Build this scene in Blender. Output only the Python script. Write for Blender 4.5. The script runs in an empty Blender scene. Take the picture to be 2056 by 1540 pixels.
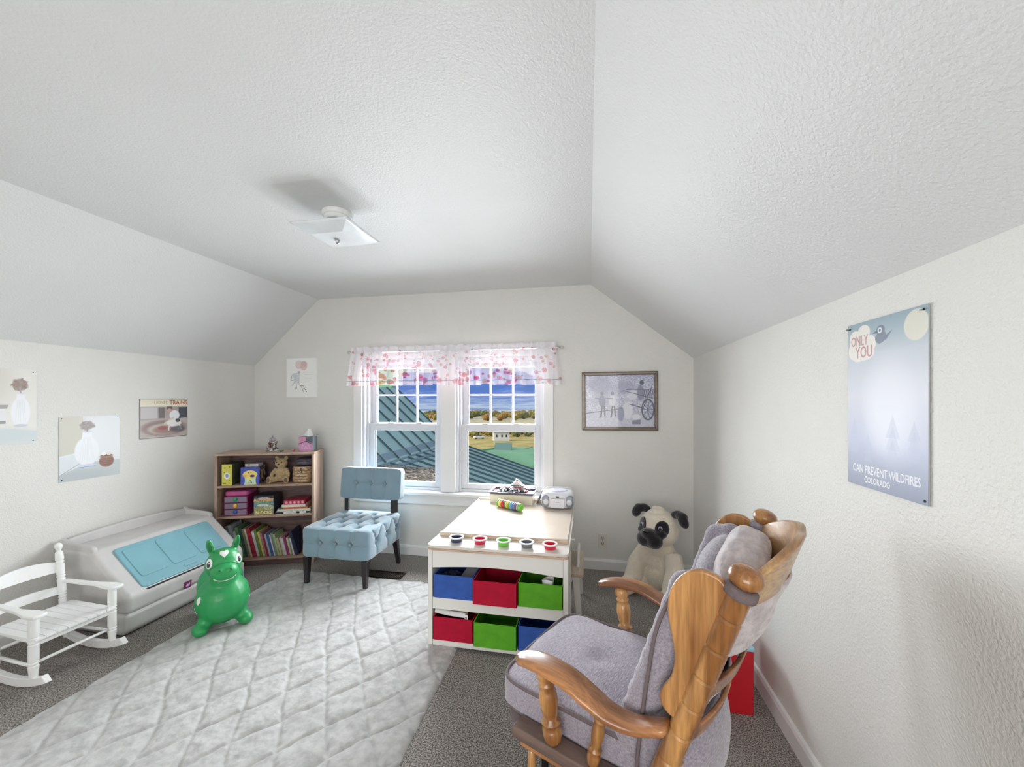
import bpy, bmesh, math, random
import numpy as np
from mathutils import Vector, Matrix, noise
from mathutils.bvhtree import BVHTree
random.seed(7); np.random.seed(7)
S = bpy.context.scene
COL = S.collection
PI = math.pi
# ---------------------------------------------------------------- camera, world, sun, lights, exposure
cam = bpy.data.cameras.new('camera'); camo = bpy.data.objects.new('camera', cam); COL.objects.link(camo)
cam.sensor_width = 36; cam.lens = 36*800/2056; cam.shift_y = 35/2056; cam.clip_end = 20000; cam.clip_start = 0.02
TH = math.atan(154/800)
camo.location = (0, 0, 1.36); camo.rotation_euler = (PI/2, 0, TH)
S.camera = camo
S.view_settings.view_transform = 'Standard'; S.view_settings.look = 'None'
S.view_settings.gamma = 1; S.view_settings.exposure = -0.12; S.view_settings.use_curve_mapping = False
S.cycles.max_bounces = 10; S.cycles.diffuse_bounces = 6; S.cycles.transparent_max_bounces = 24
S.cycles.sample_clamp_indirect = 6
S.cycles.caustics_reflective = False; S.cycles.caustics_refractive = False
W = bpy.data.worlds.new('sky'); S.world = W; W.use_nodes = True
wn = W.node_tree.nodes; wl = W.node_tree.links
bg = wn['Background']
tc = wn.new('ShaderNodeTexCoord'); no = wn.new('ShaderNodeTexNoise'); no.inputs['Scale'].default_value = 3.5; no.inputs['Detail'].default_value = 5
mp = wn.new('ShaderNodeMapping'); mp.inputs['Scale'].default_value = (1, 1, 3)
cr = wn.new('ShaderNodeValToRGB')
cr.color_ramp.elements[0].position = .35; cr.color_ramp.elements[0].color = (.42, .62, .95, 1)
cr.color_ramp.elements[1].position = .6; cr.color_ramp.elements[1].color = (.93, .96, 1, 1)
wl.new(tc.outputs['Generated'], mp.inputs[0]); wl.new(mp.outputs[0], no.inputs['Vector']); wl.new(no.outputs[0], cr.inputs[0]); wl.new(cr.outputs[0], bg.inputs[0])
bg.inputs[1].default_value = 1.0
def light(name, kind, energy, loc, rot, size=(1, 1), color=(1, 1, 1)):
    l = bpy.data.lights.new(name, kind); l.energy = energy; l.color = color
    o = bpy.data.objects.new(name, l); COL.objects.link(o); o.location = loc; o.rotation_euler = rot
    if kind == 'AREA': l.shape = 'RECTANGLE'; l.size, l.size_y = size; l.spread = math.radians(155)
    return o
sun = light('sun', 'SUN', 3.6, (0, 0, 20), (0, 0, 0), color=(1, .93, .78)); sun.data.angle = .01
sun.rotation_euler = Vector((-.78, -.42, .36)).to_track_quat('Z', 'Y').to_euler()
# daylight pouring through the two windows of the back wall, and a fill lamp for the unseen windows behind the camera
light('daylight_window', 'AREA', 176, (-1.19, 3.62, 1.12), (-PI/2+.30, 0, 0), (1.9, 1.1), (.93, .97, 1))
light('rear_window_fill', 'AREA', 50, (-.5, -1.88, 1.25), (PI/2, 0, 0), (2.2, 1.3), (1, .99, .96))
# ---------------------------------------------------------------- materials
def lin(c):
    return tuple(((v/255)/12.92 if v/255 <= .04045 else ((v/255+.055)/1.055)**2.4) for v in c) + (1,)
MC = {}
def M(name, col, rough=.5, metal=0, nz=None, bump=None, coat=0, sheen=0, spec=.5, trans=0, alpha=1, col2=None, stretch=(1, 1, 1), sss=0, emit=0):
    """nz=(scale, amount) mixes col towards col2 (or darker/lighter); bump=(scale, strength, distance, detail)"""
    if name in MC: return MC[name]
    m = bpy.data.materials.new(name); m.use_nodes = True; n = m.node_tree.nodes; l = m.node_tree.links
    b = n['Principled BSDF']; MC[name] = m
    b.inputs['Base Color'].default_value = lin(col); b.inputs['Roughness'].default_value = rough
    b.inputs['Metallic'].default_value = metal; b.inputs['Coat Weight'].default_value = coat
    b.inputs['Sheen Weight'].default_value = sheen; b.inputs['Specular IOR Level'].default_value = spec
    b.inputs['Transmission Weight'].default_value = trans; b.inputs['Alpha'].default_value = alpha
    if sss: b.inputs['Subsurface Weight'].default_value = sss; b.inputs['Subsurface Radius'].default_value = (.02, .02, .02)
    t = n.new('ShaderNodeTexCoord'); mm = n.new('ShaderNodeMapping'); mm.inputs['Scale'].default_value = stretch
    l.new(t.outputs['Object'], mm.inputs[0])
    if nz is None: nz = (9, .05)
    q = n.new('ShaderNodeTexNoise'); q.inputs['Scale'].default_value = nz[0]; q.inputs['Detail'].default_value = 4
    l.new(mm.outputs[0], q.inputs['Vector'])
    r = n.new('ShaderNodeValToRGB'); e = r.color_ramp.elements
    a = nz[1]; c1 = lin(col)
    if len(nz) > 2: e[0].position, e[1].position = nz[2], nz[3]
    else: e[0].position, e[1].position = .35, .65
    e[0].color = tuple(v*(1-a) for v in c1[:3])+(1,)
    e[1].color = lin(col2) if col2 else tuple(min(1, v*(1+a)) for v in c1[:3])+(1,)
    l.new(q.outputs[0], r.inputs[0]); l.new(r.outputs[0], b.inputs['Base Color'])
    if bump:
        k = n.new('ShaderNodeTexNoise'); k.inputs['Scale'].default_value = bump[0]; k.inputs['Detail'].default_value = bump[3] if len(bump) > 3 else 2
        l.new(mm.outputs[0], k.inputs['Vector'])
        bp = n.new('ShaderNodeBump'); bp.inputs['Strength'].default_value = bump[1]; bp.inputs['Distance'].default_value = bump[2]
        l.new(k.outputs[0], bp.inputs['Height']); l.new(bp.outputs[0], b.inputs['Normal'])
    return m
def wood(name, c1, c2, axis=2, scale=6, rough=.35, coat=.3):
    st = [1, 1, 1]; st[axis] = .07
    if name in MC: return MC[name]
    m = M(name, c1, rough, coat=coat, nz=(scale*6, .10, .40, .60), col2=c2, stretch=tuple(st), bump=(scale*30, .15, .001, 3))
    n = m.node_tree.nodes; l = m.node_tree.links; b = n['Principled BSDF']; src = b.inputs['Base Color'].links[0].from_socket
    q = n.new('ShaderNodeTexNoise'); q.inputs['Scale'].default_value = scale*45; q.inputs['Detail'].default_value = 3; l.new(n['Mapping'].outputs[0], q.inputs['Vector'])
    r = n.new('ShaderNodeMapRange'); r.inputs[1].default_value = .35; r.inputs[2].default_value = .62; r.inputs[3].default_value = .74; r.inputs[4].default_value = 1.05; l.new(q.outputs[0], r.inputs[0])
    x = n.new('ShaderNodeVectorMath'); x.operation = 'SCALE'; l.new(src, x.inputs[0]); l.new(r.outputs[0], x.inputs['Scale']); l.new(x.outputs[0], b.inputs['Base Color'])
    return m
def glassy(name, tint=(1, 1, 1, 1), gl=.08, rough=.02, opac=0, col=(200, 200, 200)):
    m = bpy.data.materials.new(name); m.use_nodes = True; n = m.node_tree.nodes; l = m.node_tree.links
    for x in list(n):
        if x.type != 'OUTPUT_MATERIAL': n.remove(x)
    o = [x for x in n if x.type == 'OUTPUT_MATERIAL'][0]
    t = n.new('ShaderNodeBsdfTransparent'); t.inputs[0].default_value = tint
    g = n.new('ShaderNodeBsdfGlossy'); g.inputs['Roughness'].default_value = rough
    f = n.new('ShaderNodeLayerWeight'); f.inputs['Blend'].default_value = gl
    mx = n.new('ShaderNodeMixShader'); l.new(f.outputs['Fresnel'], mx.inputs[0]); l.new(t.outputs[0], mx.inputs[1]); l.new(g.outputs[0], mx.inputs[2])
    out = mx
    if opac:
        d = n.new('ShaderNodeBsdfPrincipled'); d.inputs['Base Color'].default_value = lin(col); d.inputs['Roughness'].default_value = .3
        m2 = n.new('ShaderNodeMixShader'); m2.inputs[0].default_value = opac
        l.new(mx.outputs[0], m2.inputs[1]); l.new(d.outputs[0], m2.inputs[2]); out = m2
    l.new(out.outputs[0], o.inputs[0]); return m
# ---------------------------------------------------------------- painted prints (numpy, flat artwork only)
class Art:
    def __init__(s, w, h, col):
        s.w, s.h = w, h; s.a = np.ones((h, w, 3), np.float32)*np.array(col, np.float32)/255
        s.al = np.ones((h, w), np.float32)
        s.U, s.V = np.meshgrid((np.arange(w)+.5)/w, (np.arange(h)+.5)/h); s.asp = w/h
    def mix(s, m, col, alpha=None):
        s.a = s.a*(1-m[..., None])+np.array(col, np.float32)/255*m[..., None]
        if alpha is not None: s.al = np.maximum(s.al, m*alpha)
    def ell(s, cx, cy, rx, ry, col, a=1, soft=.08, rot=0, alpha=None):
        R = max(rx, ry)*(1+soft)*1.05 if rot else 0; X_ = R or rx*(1+soft)*1.05; Y_ = R or ry*(1+soft)*1.05
        i0, i1 = max(0, int((cx-X_)*s.w)), min(s.w, int((cx+X_)*s.w)+2); j0, j1 = max(0, int((cy-Y_)*s.h)), min(s.h, int((cy+Y_)*s.h)+2)
        if i0 >= i1 or j0 >= j1: return s
        sl = (slice(j0, j1), slice(i0, i1)); x = (s.U[sl]-cx); y = (s.V[sl]-cy); c, q = math.cos(rot), math.sin(rot)
        X = x*c+y*q; Y = -x*q+y*c
        d = np.sqrt((X/rx)**2+(Y/ry)**2)
        m = np.clip((1-d)/soft+.5, 0, 1)*a
        s.a[sl] = s.a[sl]*(1-m[..., None])+np.array(col, np.float32)/255*m[..., None]
        if alpha is not None: s.al[sl] = np.maximum(s.al[sl], m*alpha)
        return s
    def line(s, p, q, w, col, a=1):
        p = np.array(p); q = np.array(q); d = q-p; L = (d*d).sum()+1e-9
        t = np.clip(((s.U-p[0])*d[0]+(s.V-p[1])*d[1])/L, 0, 1)
        D = np.hypot((s.U-p[0]-t*d[0]), (s.V-p[1]-t*d[1])/s.asp)
        s.mix(np.clip((w-D)/(w*.5)+.0, 0, 1)*a, col); return s
    def poly(s, pts, col, a=1):
        ins = np.zeros((s.h, s.w), bool); n = len(pts)
        for i in range(n):
            x1, y1 = pts[i]; x2, y2 = pts[(i+1) % n]
            if y1 == y2: continue
            c = ((y1 > s.V) != (y2 > s.V)) & (s.U < (x2-x1)*(s.V-y1)/(y2-y1)+x1); ins ^= c
        s.mix(ins.astype(np.float32)*a, col); return s
    def grad(s, v0, c0, v1, c1, a=1):
        t = np.clip((s.V-v0)/(v1-v0), 0, 1)[..., None]; c = np.array(c0)/255*(1-t)+np.array(c1)/255*t
        m = ((s.V >= min(v0, v1)) & (s.V <= max(v0, v1)))[..., None]*a
        s.a = s.a*(1-m)+c*m; return s
    def speck(s, amt, n=24):
        g = np.random.rand(n, n).astype(np.float32); ys = (s.V*(n-1)).astype(int); xs = (s.U*(n-1)).astype(int)
        s.a = np.clip(s.a+((g[ys, xs]-.5)*amt)[..., None], 0, 1); return s
    def mat(s, name, rough=.35, alpha=False, coat=0):
        im = bpy.data.images.new(name, s.w, s.h, alpha=True)
        px = np.dstack([s.a, s.al if alpha else np.ones_like(s.al)]).astype(np.float32); im.pixels.foreach_set(px.ravel()); im.update(); im.pack()
        m = bpy.data.materials.new(name); m.use_nodes = True; n = m.node_tree.nodes; l = m.node_tree.links; b = n['Principled BSDF']
        t = n.new('ShaderNodeTexImage'); t.image = im; l.new(t.outputs[0], b.inputs['Base Color'])
        b.inputs['Roughness'].default_value = rough; b.inputs['Coat Weight'].default_value = coat
        m['img'] = 1
        if alpha: l.new(t.outputs[1], b.inputs['Alpha'])
        return m
def nnoise(X, Y, seed=0):
    """smooth value noise on numpy arrays, about -1..1, one cell per unit"""
    rs = np.random.RandomState(seed); T = rs.rand(256, 256)*2-1
    xi = np.floor(X).astype(int); yi = np.floor(Y).astype(int); fx = X-xi; fy = Y-yi; fx = fx*fx*(3-2*fx); fy = fy*fy*(3-2*fy)
    g = lambda a, b: T[a % 256, b % 256]
    return (g(xi, yi)*(1-fx)+g(xi+1, yi)*fx)*(1-fy)+(g(xi, yi+1)*(1-fx)+g(xi+1, yi+1)*fx)*fy
# ---------------------------------------------------------------- geometry
class G:
    def __init__(s): s.v = []; s.f = []
    def add(s, vs, fs, mt=None):
        k = len(s.v)
        for p in vs: s.v.append(tuple(mt @ Vector(p)) if mt is not None else tuple(p))
        for f in fs: s.f.append(tuple(i+k for i in f))
        return s
    def box(s, x0, x1, y0, y1, z0, z1, mt=None):
        vs = [(x, y, z) for z in (z0, z1) for y in (y0, y1) for x in (x0, x1)]
        return s.add(vs, [(0, 2, 3, 1), (4, 5, 7, 6), (0, 1, 5, 4), (2, 6, 7, 3), (0, 4, 6, 2), (1, 3, 7, 5)], mt)
    def prism(s, pts, z0, z1, mt=None):
        n = len(pts); vs = [(p[0], p[1], z0) for p in pts]+[(p[0], p[1], z1) for p in pts]
        a = sum(pts[i][0]*pts[(i+1) % n][1]-pts[(i+1) % n][0]*pts[i][1] for i in range(n))
        fs = [tuple(range(n))[::-1], tuple(range(n, 2*n))]+[(i, (i+1) % n, (i+1) % n+n, i+n) for i in range(n)]
        if a < 0: fs = [f[::-1] for f in fs]
        return s.add(vs, fs, mt)
    def lathe(s, prof, n=20, mt=None, caps=True):
        vs = []; fs = []
        for r, z in prof:
            for i in range(n): t = 2*PI*i/n; vs.append((r*math.cos(t), r*math.sin(t), z))
        for j in range(len(prof)-1):
            for i in range(n): fs.append((j*n+i, j*n+(i+1) % n, (j+1)*n+(i+1) % n, (j+1)*n+i))
        if caps: fs.append(tuple(range(n))[::-1]); fs.append(tuple(range((len(prof)-1)*n, len(prof)*n)))
        return s.add(vs, fs, mt)
    def tube(s, pts, r, n=10, mt=None, flat=1, up=Vector((0, 0, 1))):
        pts = [Vector(p) for p in pts]; rs = r if isinstance(r, (list, tuple)) else [r]*len(pts); vs = []; fs = []
        for i, p in enumerate(pts):
            t = (pts[min(i+1, len(pts)-1)]-pts[max(i-1, 0)]).normalized()
            a = t.cross(up)
            if a.length < 1e-3: a = t.cross(Vector((1, 0, 0)))
            a.normalize(); b = a.cross(t).normalized()
            for k in range(n):
                q = 2*PI*k/n; vs.append(tuple(p+a*(math.cos(q)*rs[i])+b*(math.sin(q)*rs[i]*flat)))
        for j in range(len(pts)-1):
            for i in range(n): fs.append((j*n+i, j*n+(i+1) % n, (j+1)*n+(i+1) % n, (j+1)*n+i))
        fs.append(tuple(range(n))[::-1]); fs.append(tuple(range((len(pts)-1)*n, len(pts)*n)))
        return s.add(vs, fs, mt)
    def ell(s, c, r, rot=None, n=20, m=12):
        vs = []; fs = []
        mt = Matrix.Translation(c) @ (rot.to_4x4() if rot is not None else Matrix.Identity(4)) @ Matrix.Diagonal((r[0], r[1], r[2], 1))
        for j in range(1, m):
            ph = PI*j/m
            for i in range(n): t = 2*PI*i/n; vs.append((math.sin(ph)*math.cos(t), math.sin(ph)*math.sin(t), -math.cos(ph)))
        b = len(vs); vs += [(0, 0, -1), (0, 0, 1)]
        for j in range(m-2):
            for i in range(n): fs.append((j*n+i, j*n+(i+1) % n, (j+1)*n+(i+1) % n, (j+1)*n+i))
        for i in range(n): fs.append((b, (i+1) % n, i)); fs.append((b+1, (m-2)*n+i, (m-2)*n+(i+1) % n))
        return s.add(vs, fs, mt)
    def grid(s, fn, nu, nv, closed=False):
        vs = [fn(i/(nu if closed else nu-1), j/(nv-1)) for j in range(nv) for i in range(nu)]
        fs = [(j*nu+i, j*nu+(i+1) % nu, (j+1)*nu+(i+1) % nu, (j+1)*nu+i) for j in range(nv-1) for i in range(nu if closed else nu-1)]
        return s.add(vs, fs)
    def rbox(s, c, h, n=7, res=14, disp=None, mt=None):
        """rounded box (superellipsoid) of half sizes h about c, with an optional displacement"""
        P = []; F = []; idx = {}
        L = np.linspace(-1, 1, res+1); L = np.sign(L)*np.abs(L)**.75
        def vid(p):
            k = tuple(round(float(q), 5) for q in p)
            if k not in idx: idx[k] = len(P); P.append(p)
            return idx[k]
        for ax in range(3):
            for sg in (-1, 1):
                for i in range(res):
                    for j in range(res):
                        q = []
                        for (a, b) in ((i, j), (i+1, j), (i+1, j+1), (i, j+1)):
                            p = [0, 0, 0]; p[ax] = sg; p[(ax+1) % 3] = L[a]; p[(ax+2) % 3] = L[b]; q.append(vid(p))
                        F.append(tuple(q) if sg > 0 else tuple(q[::-1]))
        A = np.array(P, float); sc = (np.abs(A)**n).sum(1)**(1/n); A = A/sc[:, None]
        N = np.sign(A)*np.abs(A)**(n-1)/np.array(h); N /= np.linalg.norm(N, axis=1)[:, None]+1e-9
        A = A*np.array(h)
        if disp: A = disp(A, N)
        A = A+np.array(c)
        return s.add(A.tolist(), F, mt)
def mesh(g, name='mesh'):
    me = bpy.data.meshes.new(name); me.from_pydata(g.v, [], g.f); me.update(); return me
def obj(name, g, mat, parent=None, smooth=False, bev=0, seg=2, loc=None, rot=None, sub=0, ang=None):
    me = g if isinstance(g, bpy.types.Mesh) else mesh(g, name)
    o = bpy.data.objects.new(name, me); COL.objects.link(o)
    if mat is not None and not me.materials: me.materials.append(mat)
    if parent is not None: o.parent = parent
    if loc is not None: o.location = loc
    if rot is not None: o.rotation_euler = rot
    if smooth or bev:
        me.polygons.foreach_set('use_smooth', [True]*len(me.polygons))
    if bev:
        b = o.modifiers.new('bevel', 'BEVEL'); b.width = bev; b.segments = seg; b.limit_method = 'ANGLE'; b.angle_limit = .6; b.harden_normals = False
        w = o.modifiers.new('normals', 'WEIGHTED_NORMAL'); w.keep_sharp = True
    elif smooth and ang:
        me.set_sharp_from_angle(angle=ang)
    if sub:
        b = o.modifiers.new('subsurf', 'SUBSURF'); b.levels = b.render_levels = sub
    return o
def tag(o, label=None, cat=None, group=None, kind=None):
    if label: o['label'] = label
    if cat: o['category'] = cat
    if group: o['group'] = group
    if kind: o['kind'] = kind
    return o
def thing(name, label, cat, loc=(0, 0, 0), rz=0, group=None):
    o = bpy.data.objects.new(name, None); COL.objects.link(o); o.location = loc; o.rotation_euler = (0, 0, rz); o.empty_display_size = .05
    return tag(o, label, cat, group)
def struct(name, g, mat, parent=None, **k):
    o = obj(name, g, mat, parent, **k); o['kind'] = 'structure'; return o
def copy_tree(o, parent=None):
    c = o.copy(); COL.objects.link(c)
    if parent is not None: c.parent = parent
    for ch in list(o.children): copy_tree(ch, c)
    return c
def blob(name, parts, mat, parent=None, vox=.006, sm=6, fn=None):
    """one continuous mesh from overlapping lumps: voxel remesh + smoothing, baked"""
    g = G(); parts(g)
    o = obj('tmp', g, None)
    r = o.modifiers.new('r', 'REMESH'); r.mode = 'VOXEL'; r.voxel_size = vox
    q = o.modifiers.new('s', 'SMOOTH'); q.iterations = sm; q.factor = .6
    dg = bpy.context.evaluated_depsgraph_get(); me = bpy.data.meshes.new_from_object(o.evaluated_get(dg))
    me.name = name
    bpy.data.objects.remove(o)
    if fn:
        for v in me.vertices: v.co = fn(v.co.copy())
    me.materials.clear()
    return obj(name, me, mat, parent, smooth=True)
def bvh(o):
    me = o.data; return BVHTree.FromPolygons([v.co.copy() for v in me.vertices], [tuple(p.vertices) for p in me.polygons])
def decal(name, o, pts, org, d, mat, off=.0015, up=Vector((0, 0, 1)), tree=None):
    """flat printed mark laid on a curved surface: pts in the plane across direction d, projected on o; closed rim gives thickness"""
    t = tree or bvh(o); d = Vector(d).normalized(); org = Vector(org); a = d.cross(up).normalized(); b = a.cross(d).normalized()
    vs = []; n = len(pts); cx = sum(p[0] for p in pts)/n; cy = sum(p[1] for p in pts)/n; K = 5
    rings = [[(cx, cy)]]+[[(cx+(p[0]-cx)*k/K, cy+(p[1]-cy)*k/K) for p in pts] for k in range(1, K+1)]
    flat = [q for r in rings for q in r]; last = None
    for (x, y) in flat:
        h = t.ray_cast(org+a*x+b*y, d)
        q = h[0]-d*off+h[1]*0 if h[0] else (last or org)
        last = q; vs.append(tuple(q))
    fs = [(0, 1+(i+1) % n, 1+i) for i in range(n)]
    for k in range(K-1):
        for i in range(n): fs.append((1+k*n+i, 1+k*n+(i+1) % n, 1+(k+1)*n+(i+1) % n, 1+(k+1)*n+i))
    m = len(vs); vs += [tuple(Vector(v)+d*off*1.5) for v in vs[-n:]]
    for i in range(n): fs.append((m-n+i, m-n+(i+1) % n, m+(i+1) % n, m+i))
    g = G(); g.add(vs, fs); return obj(name, g, mat, o.parent, smooth=True)
def disc(rx, ry=None, n=18, c=(0, 0)):
    ry = ry or rx; return [(c[0]+rx*math.cos(2*PI*i/n), c[1]+ry*math.sin(2*PI*i/n)) for i in range(n)]
def text(body, size, mat, parent, loc, rot=(0, 0, 0), sx=1, ext=.0004, align='CENTER', name='lettering', bold=0):
    c = bpy.data.curves.new(name, 'FONT'); c.body = body; c.size = size; c.extrude = ext; c.offset = bold; c.align_x = align; c.align_y = 'CENTER'; c.resolution_u = 2
    o = bpy.data.objects.new('tmp', c); COL.objects.link(o)
    dg = bpy.context.evaluated_depsgraph_get(); me = bpy.data.meshes.new_from_object(o.evaluated_get(dg)); bpy.data.objects.remove(o)
    me.materials.clear(); t = obj(name, me, mat, parent, loc=loc, rot=rot); t.scale = (sx, 1, 1); return t
def quad(name, mat, parent, w, h, loc=(0, 0, 0), rot=(0, 0, 0), th=.0008):
    g = G(); g.box(0, w, 0, h, 0, th); me = mesh(g, name)
    uv = me.uv_layers.new(name='uv')
    for lp in me.loops:
        co = me.vertices[lp.vertex_index].co; uv.data[lp.index].uv = (co.x/w, co.y/h)
    return obj(name, me, mat, parent, loc=loc, rot=rot)
def Rm(loc, rot=(0, 0, 0)):
    from mathutils import Euler
    return Matrix.Translation(loc) @ Euler(rot).to_matrix().to_4x4()
def spline(pts, n=8):
    """Catmull-Rom through points"""
    P = [Vector(p) for p in pts]; P = [P[0]*2-P[1]]+P+[P[-1]*2-P[-2]]; out = []
    for i in range(1, len(P)-2):
        for k in range(n):
            t = k/n; a, b, c, d = P[i-1], P[i], P[i+1], P[i+2]
            out.append(.5*((2*b)+(c-a)*t+(2*a-5*b+4*c-d)*t*t+(3*b-a-3*c+d)*t**3))
    out.append(P[-2]); return out
# ================================================================ SETTING
XL, XR, YB, YR = -3.16, .797, 3.30, -2.0
SL, SR, ZC, ZL, ZR = -2.466, .016, 2.305, 1.697, 1.69
WT = .16
wallm = M('wall_paint', (221, 220, 216), .55, nz=(3, .015), bump=(130, .8, .0035, 2), spec=.4)
ceilm = M('ceiling_paint', (218, 219, 219), .5, nz=(3, .012), bump=(130, .8, .0035, 2), spec=.4)
trimm = M('white_trim_paint', (226, 226, 226), .35, nz=(5, .01))
vinyl = M('white_vinyl', (206, 208, 213), .35, nz=(5, .01))
carpet = M('grey_brown_carpet', (146, 139, 134), .95, nz=(190, .55, .4, .62), col2=(196, 190, 184), bump=(160, 1, .012, 4), spec=.1)
g = G(); g.box(XL-.1, XR+.1, YR-.1, YB+.1, -.08, 0); struct('floor', g, carpet)
def top(x):
    if x < SL: return ZL+(ZC-ZL)*(x-XL)/(SL-XL)
    if x > SR: return ZC-(ZC-ZR)*(x-SR)/(XR-SR)
    return ZC
O1, O2, OZ = (-2.018, -1.26), (-1.132, -.365), (.565, 1.74)
g = G(); bx = [XL-.1, XL, SL, O1[0], O1[1], O2[0], O2[1], SR, XR, XR+.1]
for a, b in zip(bx, bx[1:]):
    def pc(z0a, z0b, z1a, z1b):
        g.add([(a, YB, z0a), (b, YB, z0b), (b, YB, z1b), (a, YB, z1a), (a, YB+WT, z0a), (b, YB+WT, z0b), (b, YB+WT, z1b), (a, YB+WT, z1a)],
              [(0, 1, 2, 3), (5, 4, 7, 6), (4, 0, 3, 7), (1, 5, 6, 2), (3, 2, 6, 7), (4, 5, 1, 0)])
    ta = top(max(a, XL)) if a >= XL else ZL; tb = top(min(b, XR))
    if (a, b) in (O1, O2): pc(-.08, -.08, OZ[0], OZ[0]); pc(OZ[1], OZ[1], ta+.04, tb+.04)
    else: pc(-.08, -.08, ta+.04, tb+.04)
struct('wall_back', g, wallm)
g = G(); g.box(XL-.1, XL, YR-.1, YB, -.08, ZL+.05); struct('wall_left', g, wallm)
g = G(); g.box(XR, XR+.1, YR-.1, YB, -.08, ZR+.05); struct('wall_right', g, wallm)
g = G(); g.box(XL-.1, XR+.1, YR-.12, YR, -.08, 2.5); struct('wall_rear', g, wallm)
g = G(); g.box(SL-.0, SR+.0, YR-.1, YB+.05, ZC, ZC+.08); struct('ceiling', g, ceilm)
def slope(name, xa, za, xb, zb, mt):
    nx, nz = -(zb-za), (xb-xa); L = math.hypot(nx, nz); nx, nz = nx/L*.08, nz/L*.08
    if nz < 0: nx, nz = -nx, -nz
    g = G(); g.prism([(xa, za), (xb, zb), (xb+nx, zb+nz), (xa+nx, za+nz)], -(YB+.05), -(YR-.1), Rm((0, 0, 0), (PI/2, 0, 0)))
    struct(name, g, mt)
slope('ceiling_left', XL, ZL, SL, ZC, ceilm); slope('ceiling_right', SR, ZC, XR, ZR, ceilm)
# house attic above, so that no daylight leaks and the sun shadows fall right
g = G(); g.prism([(XL-.5, 1.5), (XR+.5, 1.5), (XR+.5, 1.6), (-1.18, 3.5), (XL-.5, 1.6)], -(YB+WT+.1), -(YR-.3), Rm((0, 0, 0), (PI/2, 0, 0)))
# (only the shell above the ceiling)
g = G()
for sx in (0, 1):
    xa, xb = ((XL-.5, -1.18), (-1.18, XR+.5))[sx]; za, zb = ((1.62, 3.6), (3.6, 1.62))[sx]
    g.add([(xa, YR-.4, za), (xb, YR-.4, zb), (xb, YB+.5, zb), (xa, YB+.5, za), (xa, YR-.4, za+.08), (xb, YR-.4, zb+.08), (xb, YB+.5, zb+.08), (xa, YB+.5, za+.08)],
          [(0, 3, 2, 1), (4, 5, 6, 7), (0, 1, 5, 4), (2, 3, 7, 6), (1, 2, 6, 5), (3, 0, 4, 7)])
struct('house_roof', g, M('roof_green_metal', (84, 112, 112), .4))
# baseboards
def bb(name, prof_len, mt):
    g = G(); g.prism([(0, 0), (.016, 0), (.016, .068), (.010, .082), (0, .085)], 0, prof_len, mt); struct(name, g, trimm)
bb('baseboard_back', XR-XL, Matrix(((0, 0, 1, XL), (-1, 0, 0, YB), (0, 1, 0, 0), (0, 0, 0, 1))))
bb('baseboard_left', YB-YR, Matrix(((1, 0, 0, XL), (0, 0, 1, YR), (0, 1, 0, 0), (0, 0, 0, 1))))
bb('baseboard_right', YB-YR, Matrix(((-1, 0, 0, XR), (0, 0, 1, YR), (0, 1, 0, 0), (0, 0, 0, 1))))
# unseen rear window (behind the camera): simple frame placed to suit the fill lamp
g = G(); g.box(-1.65, .65, YR, YR+.03, .55, .6); g.box(-1.65, .65, YR, YR+.03, 1.9, 1.95); g.box(-1.65, -1.6, YR, YR+.03, .6, 1.9); g.box(.6, .65, YR, YR+.03, .6, 1.9); g.box(-.53, -.47, YR, YR+.03, .6, 1.9)
struct('window_3', g, vinyl)
# casing boards
y0 = YB-.02
for i, (a, b, z0, z1) in enumerate([(-2.10, O1[0], .57, 1.76), (O1[1], O2[0], .57, 1.76), (O2[1], -.285, .57, 1.76), (-2.115, -.27, 1.74, 1.84)]):
    g = G(); g.box(a, b, y0-(.004 if i == 3 else 0), YB, z0, z1); struct('trim_%d' % (i+1), g, trimm if i < 4 else trimm, bev=.003)
g = G(); g.box(-2.15, -.235, YB-.065, YB+WT*.45, .543, .568); struct('trim_5', g, trimm, bev=.005)
g = G(); g.box(-2.10, -.285, YB-.02, YB, .455, .543); struct('trim_6', g, trimm, bev=.003)
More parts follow.
